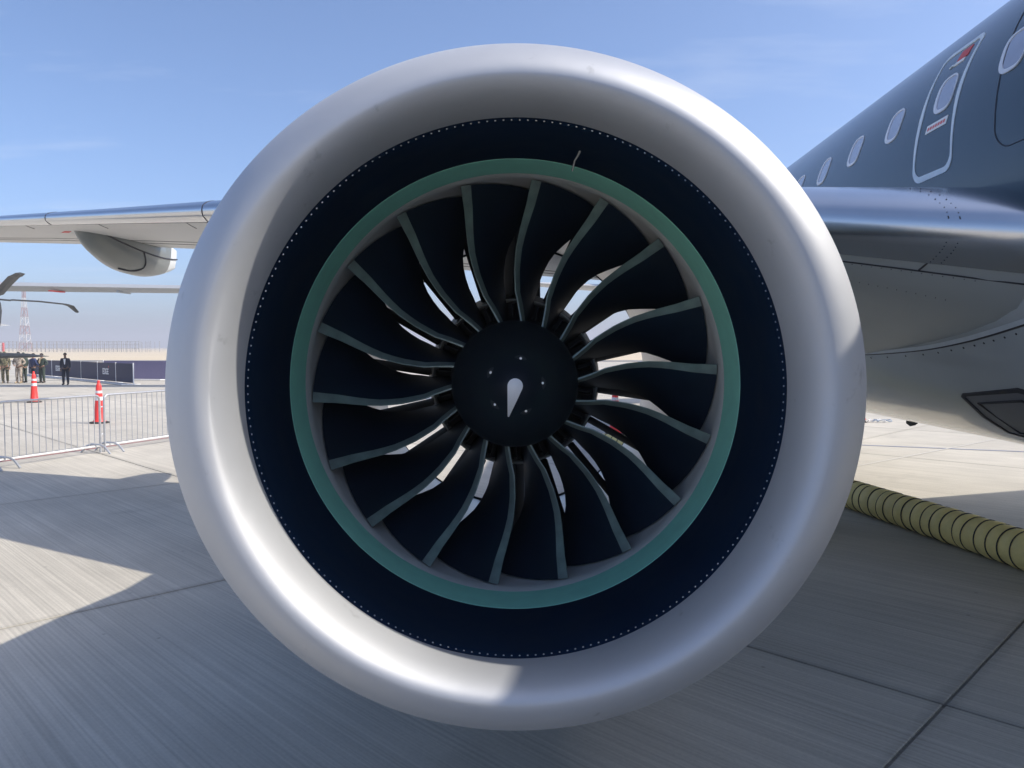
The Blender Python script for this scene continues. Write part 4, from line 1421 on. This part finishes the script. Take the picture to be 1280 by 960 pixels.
for dx, dy in ((-.55, .3), (.55, .3), (0, -1.5)):
    m = MB(); m.tube([(-20.2 + dx * .3, 25.5 + dy, 1.35), (-20.2 + dx, 25.5 + dy, .1)], .03, 6); m.build("landing_leg", M['rotor'], DR)
    m = MB(); m.lathe([(.02, -.03), (.1, -.03), (.12, 0), (.1, .03), (.02, .03)], 12); w_ = m.build("wheel", M['rubber'], DR)
    w_.matrix_basis = Matrix.Translation((-20.2 + dx, 25.5 + dy, .12)) @ Matrix.Rotation(pi / 2, 4, 'Y')

# ------------------------------------------------------------------ far background
MT = thing("lattice_mast", "tall red and white lattice mast on the desert horizon", "mast", (-252.8, 400, 0))
secs = [0, 4.2, 8.6, 13, 17.6, 22.4, 27.4, 32.4]
wd = lambda z: 2.1 - 1.6 * min(1, z / 29)
for i in range(7):
    m = MB(); z0, z1 = secs[i], secs[i + 1]
    c = [(-1, -1), (1, -1), (1, 1), (-1, 1)]
    P = lambda q, z: (-252.8 + c[q % 4][0] * wd(z), 400 + c[q % 4][1] * wd(z), z)
    for q in range(4):
        m.tube([P(q, z0), P(q, z1)], .17, 5)
        m.tube([P(q, z0), P(q + 1, (z0 + z1) / 2)], .10, 4); m.tube([P(q + 1, (z0 + z1) / 2), P(q, z1)], .10, 4)
        m.tube([P(q, z1), P(q + 1, z1)], .10, 4)
    m.build("mast_section", M['mast_red'] if i % 2 == 0 else M['mast_white'], MT)
m = MB()
for dx in (-1.2, .3, 2.4): m.tube([(-252.8 + dx, 400, 32), (-252.8 + dx, 400, 38 - abs(dx))], .07, 4)
m.build("aerial", M['pole'], MT)

def pole_field(x0, x1, y0, y1, n, rows, h, label):
    g = thing("pole_fence", label, "fence", ((x0 + x1) / 2, (y0 + y1) / 2, 0), "fences of tall poles on the desert horizon")
    m = MB()
    for r_ in range(rows):
        for i in range(n):
            f_ = (i + random.uniform(-.12, .12)) / (n - 1)
            x = x0 + (x1 - x0) * f_ + r_ * 1.3; y = y0 + (y1 - y0) * f_ + r_ * 6
            m.tube([(x, y, 0), (x, y, h * random.uniform(.88, 1.08))], .085, 4)
    m.build("poles", M['pole'], g, kind='stuff')
    m = MB()
    for z in (h * .35, h * .68, h * .97):
        m.tube([(x0, y0, z), (x1, y1, z)], .05, 4)
    m.build("rails", M['pole'], g)
pole_field(-236, -150, 330, 310, 44, 3, 4.4, "long dense fence of tall poles on the horizon right of the mast")
pole_field(-254, -236, 345, 345, 12, 2, 5.0, "short block of tall poles on the horizon just right of the mast")
pole_field(-330, -262, 380, 360, 22, 1, 5.4, "loose row of tall poles on the horizon left of the mast")
pole_field(-148, -60, 380, 380, 30, 1, 4.6, "sparse row of tall poles on the horizon next to the engine rim")
m = MB(); m.box((-200.5, 300, 2.0), (3.6, .6, 3.4)); o = MB()
HB = thing("hoarding", "white hoarding with a red edge on the horizon at the left edge", "sign", (-200, 300, 0))
m.build("board", M['white'], HB, False)
m = MB(); m.box((-198.2, 300, 2.0), (.5, .62, 3.5)); m.build("red_edge", M['red'], HB, False)
m = MB(); m.box((-201.5, 300.0, .16), (.3, .3, .33)); m.build("post", M['pole'], HB, False)
m = MB(); m.box((-199.3, 300.0, .16), (.3, .3, .33)); m.build("post", M['pole'], HB, False)

# small things lying far off under the belly
CH = thing("wheel_chock", "small red and black wheel chock on the sunlit concrete beyond the belly", "chock", (9.30, 20.4, 0))
for z, mm in ((0.03, 'rubber'), (.11, 'red')):
    m = MB(); s_ = .11 if mm == 'rubber' else .085
    V = [(9.30 - s_, 20.3, z - .03), (9.30 + s_, 20.3, z - .03), (9.30 + s_, 20.5, z - .03), (9.30 - s_, 20.5, z - .03), (9.30 - s_ * .6, 20.34, z + .05), (9.30 + s_ * .6, 20.34, z + .05), (9.30 + s_ * .6, 20.46, z + .05), (9.30 - s_ * .6, 20.46, z + .05)]
    m.add(V, [(0, 3, 2, 1), (4, 5, 6, 7), (0, 1, 5, 4), (1, 2, 6, 5), (2, 3, 7, 6), (3, 0, 4, 7)]); m.build("wedge", M[mm], CH, False)
ST = thing("strap_heap", "small heap of pale blue and white straps beside the red chock", "straps", (9.75, 20.4, 0))
for q in range(4):
    pts = [(9.5 + .16 * q + .07 * cos(a * .9 + q), 20.35 + .08 * sin(a * 1.1), .025 + .03 * (1 + sin(a * 1.7 + q))) for a in range(9)]
    m = MB(); m.tube(pts, .016, 6); m.build("strap", M['blue_strap'] if q % 2 else M['white'], ST)

# ------------------------------------------------------------------ air
hm = bpy.data.materials.new("haze_air"); hm.use_nodes = True
ht = hm.node_tree
for n_ in list(ht.nodes): ht.nodes.remove(n_)
ho = ht.nodes.new('ShaderNodeOutputMaterial')
pv = ht.nodes.new('ShaderNodeVolumePrincipled')
pv.inputs['Color'].default_value = (0.86, 0.87, 0.92, 1)
pv.inputs['Density'].default_value = 0.0011
pv.inputs['Anisotropy'].default_value = 0.0
ht.links.new(pv.outputs[0], ho.inputs['Volume'])
m = MB(); m.box((0, 0, 18.5), (5300, 5300, 39.1))
m.build("haze", hm, None, False, kind='stuff')
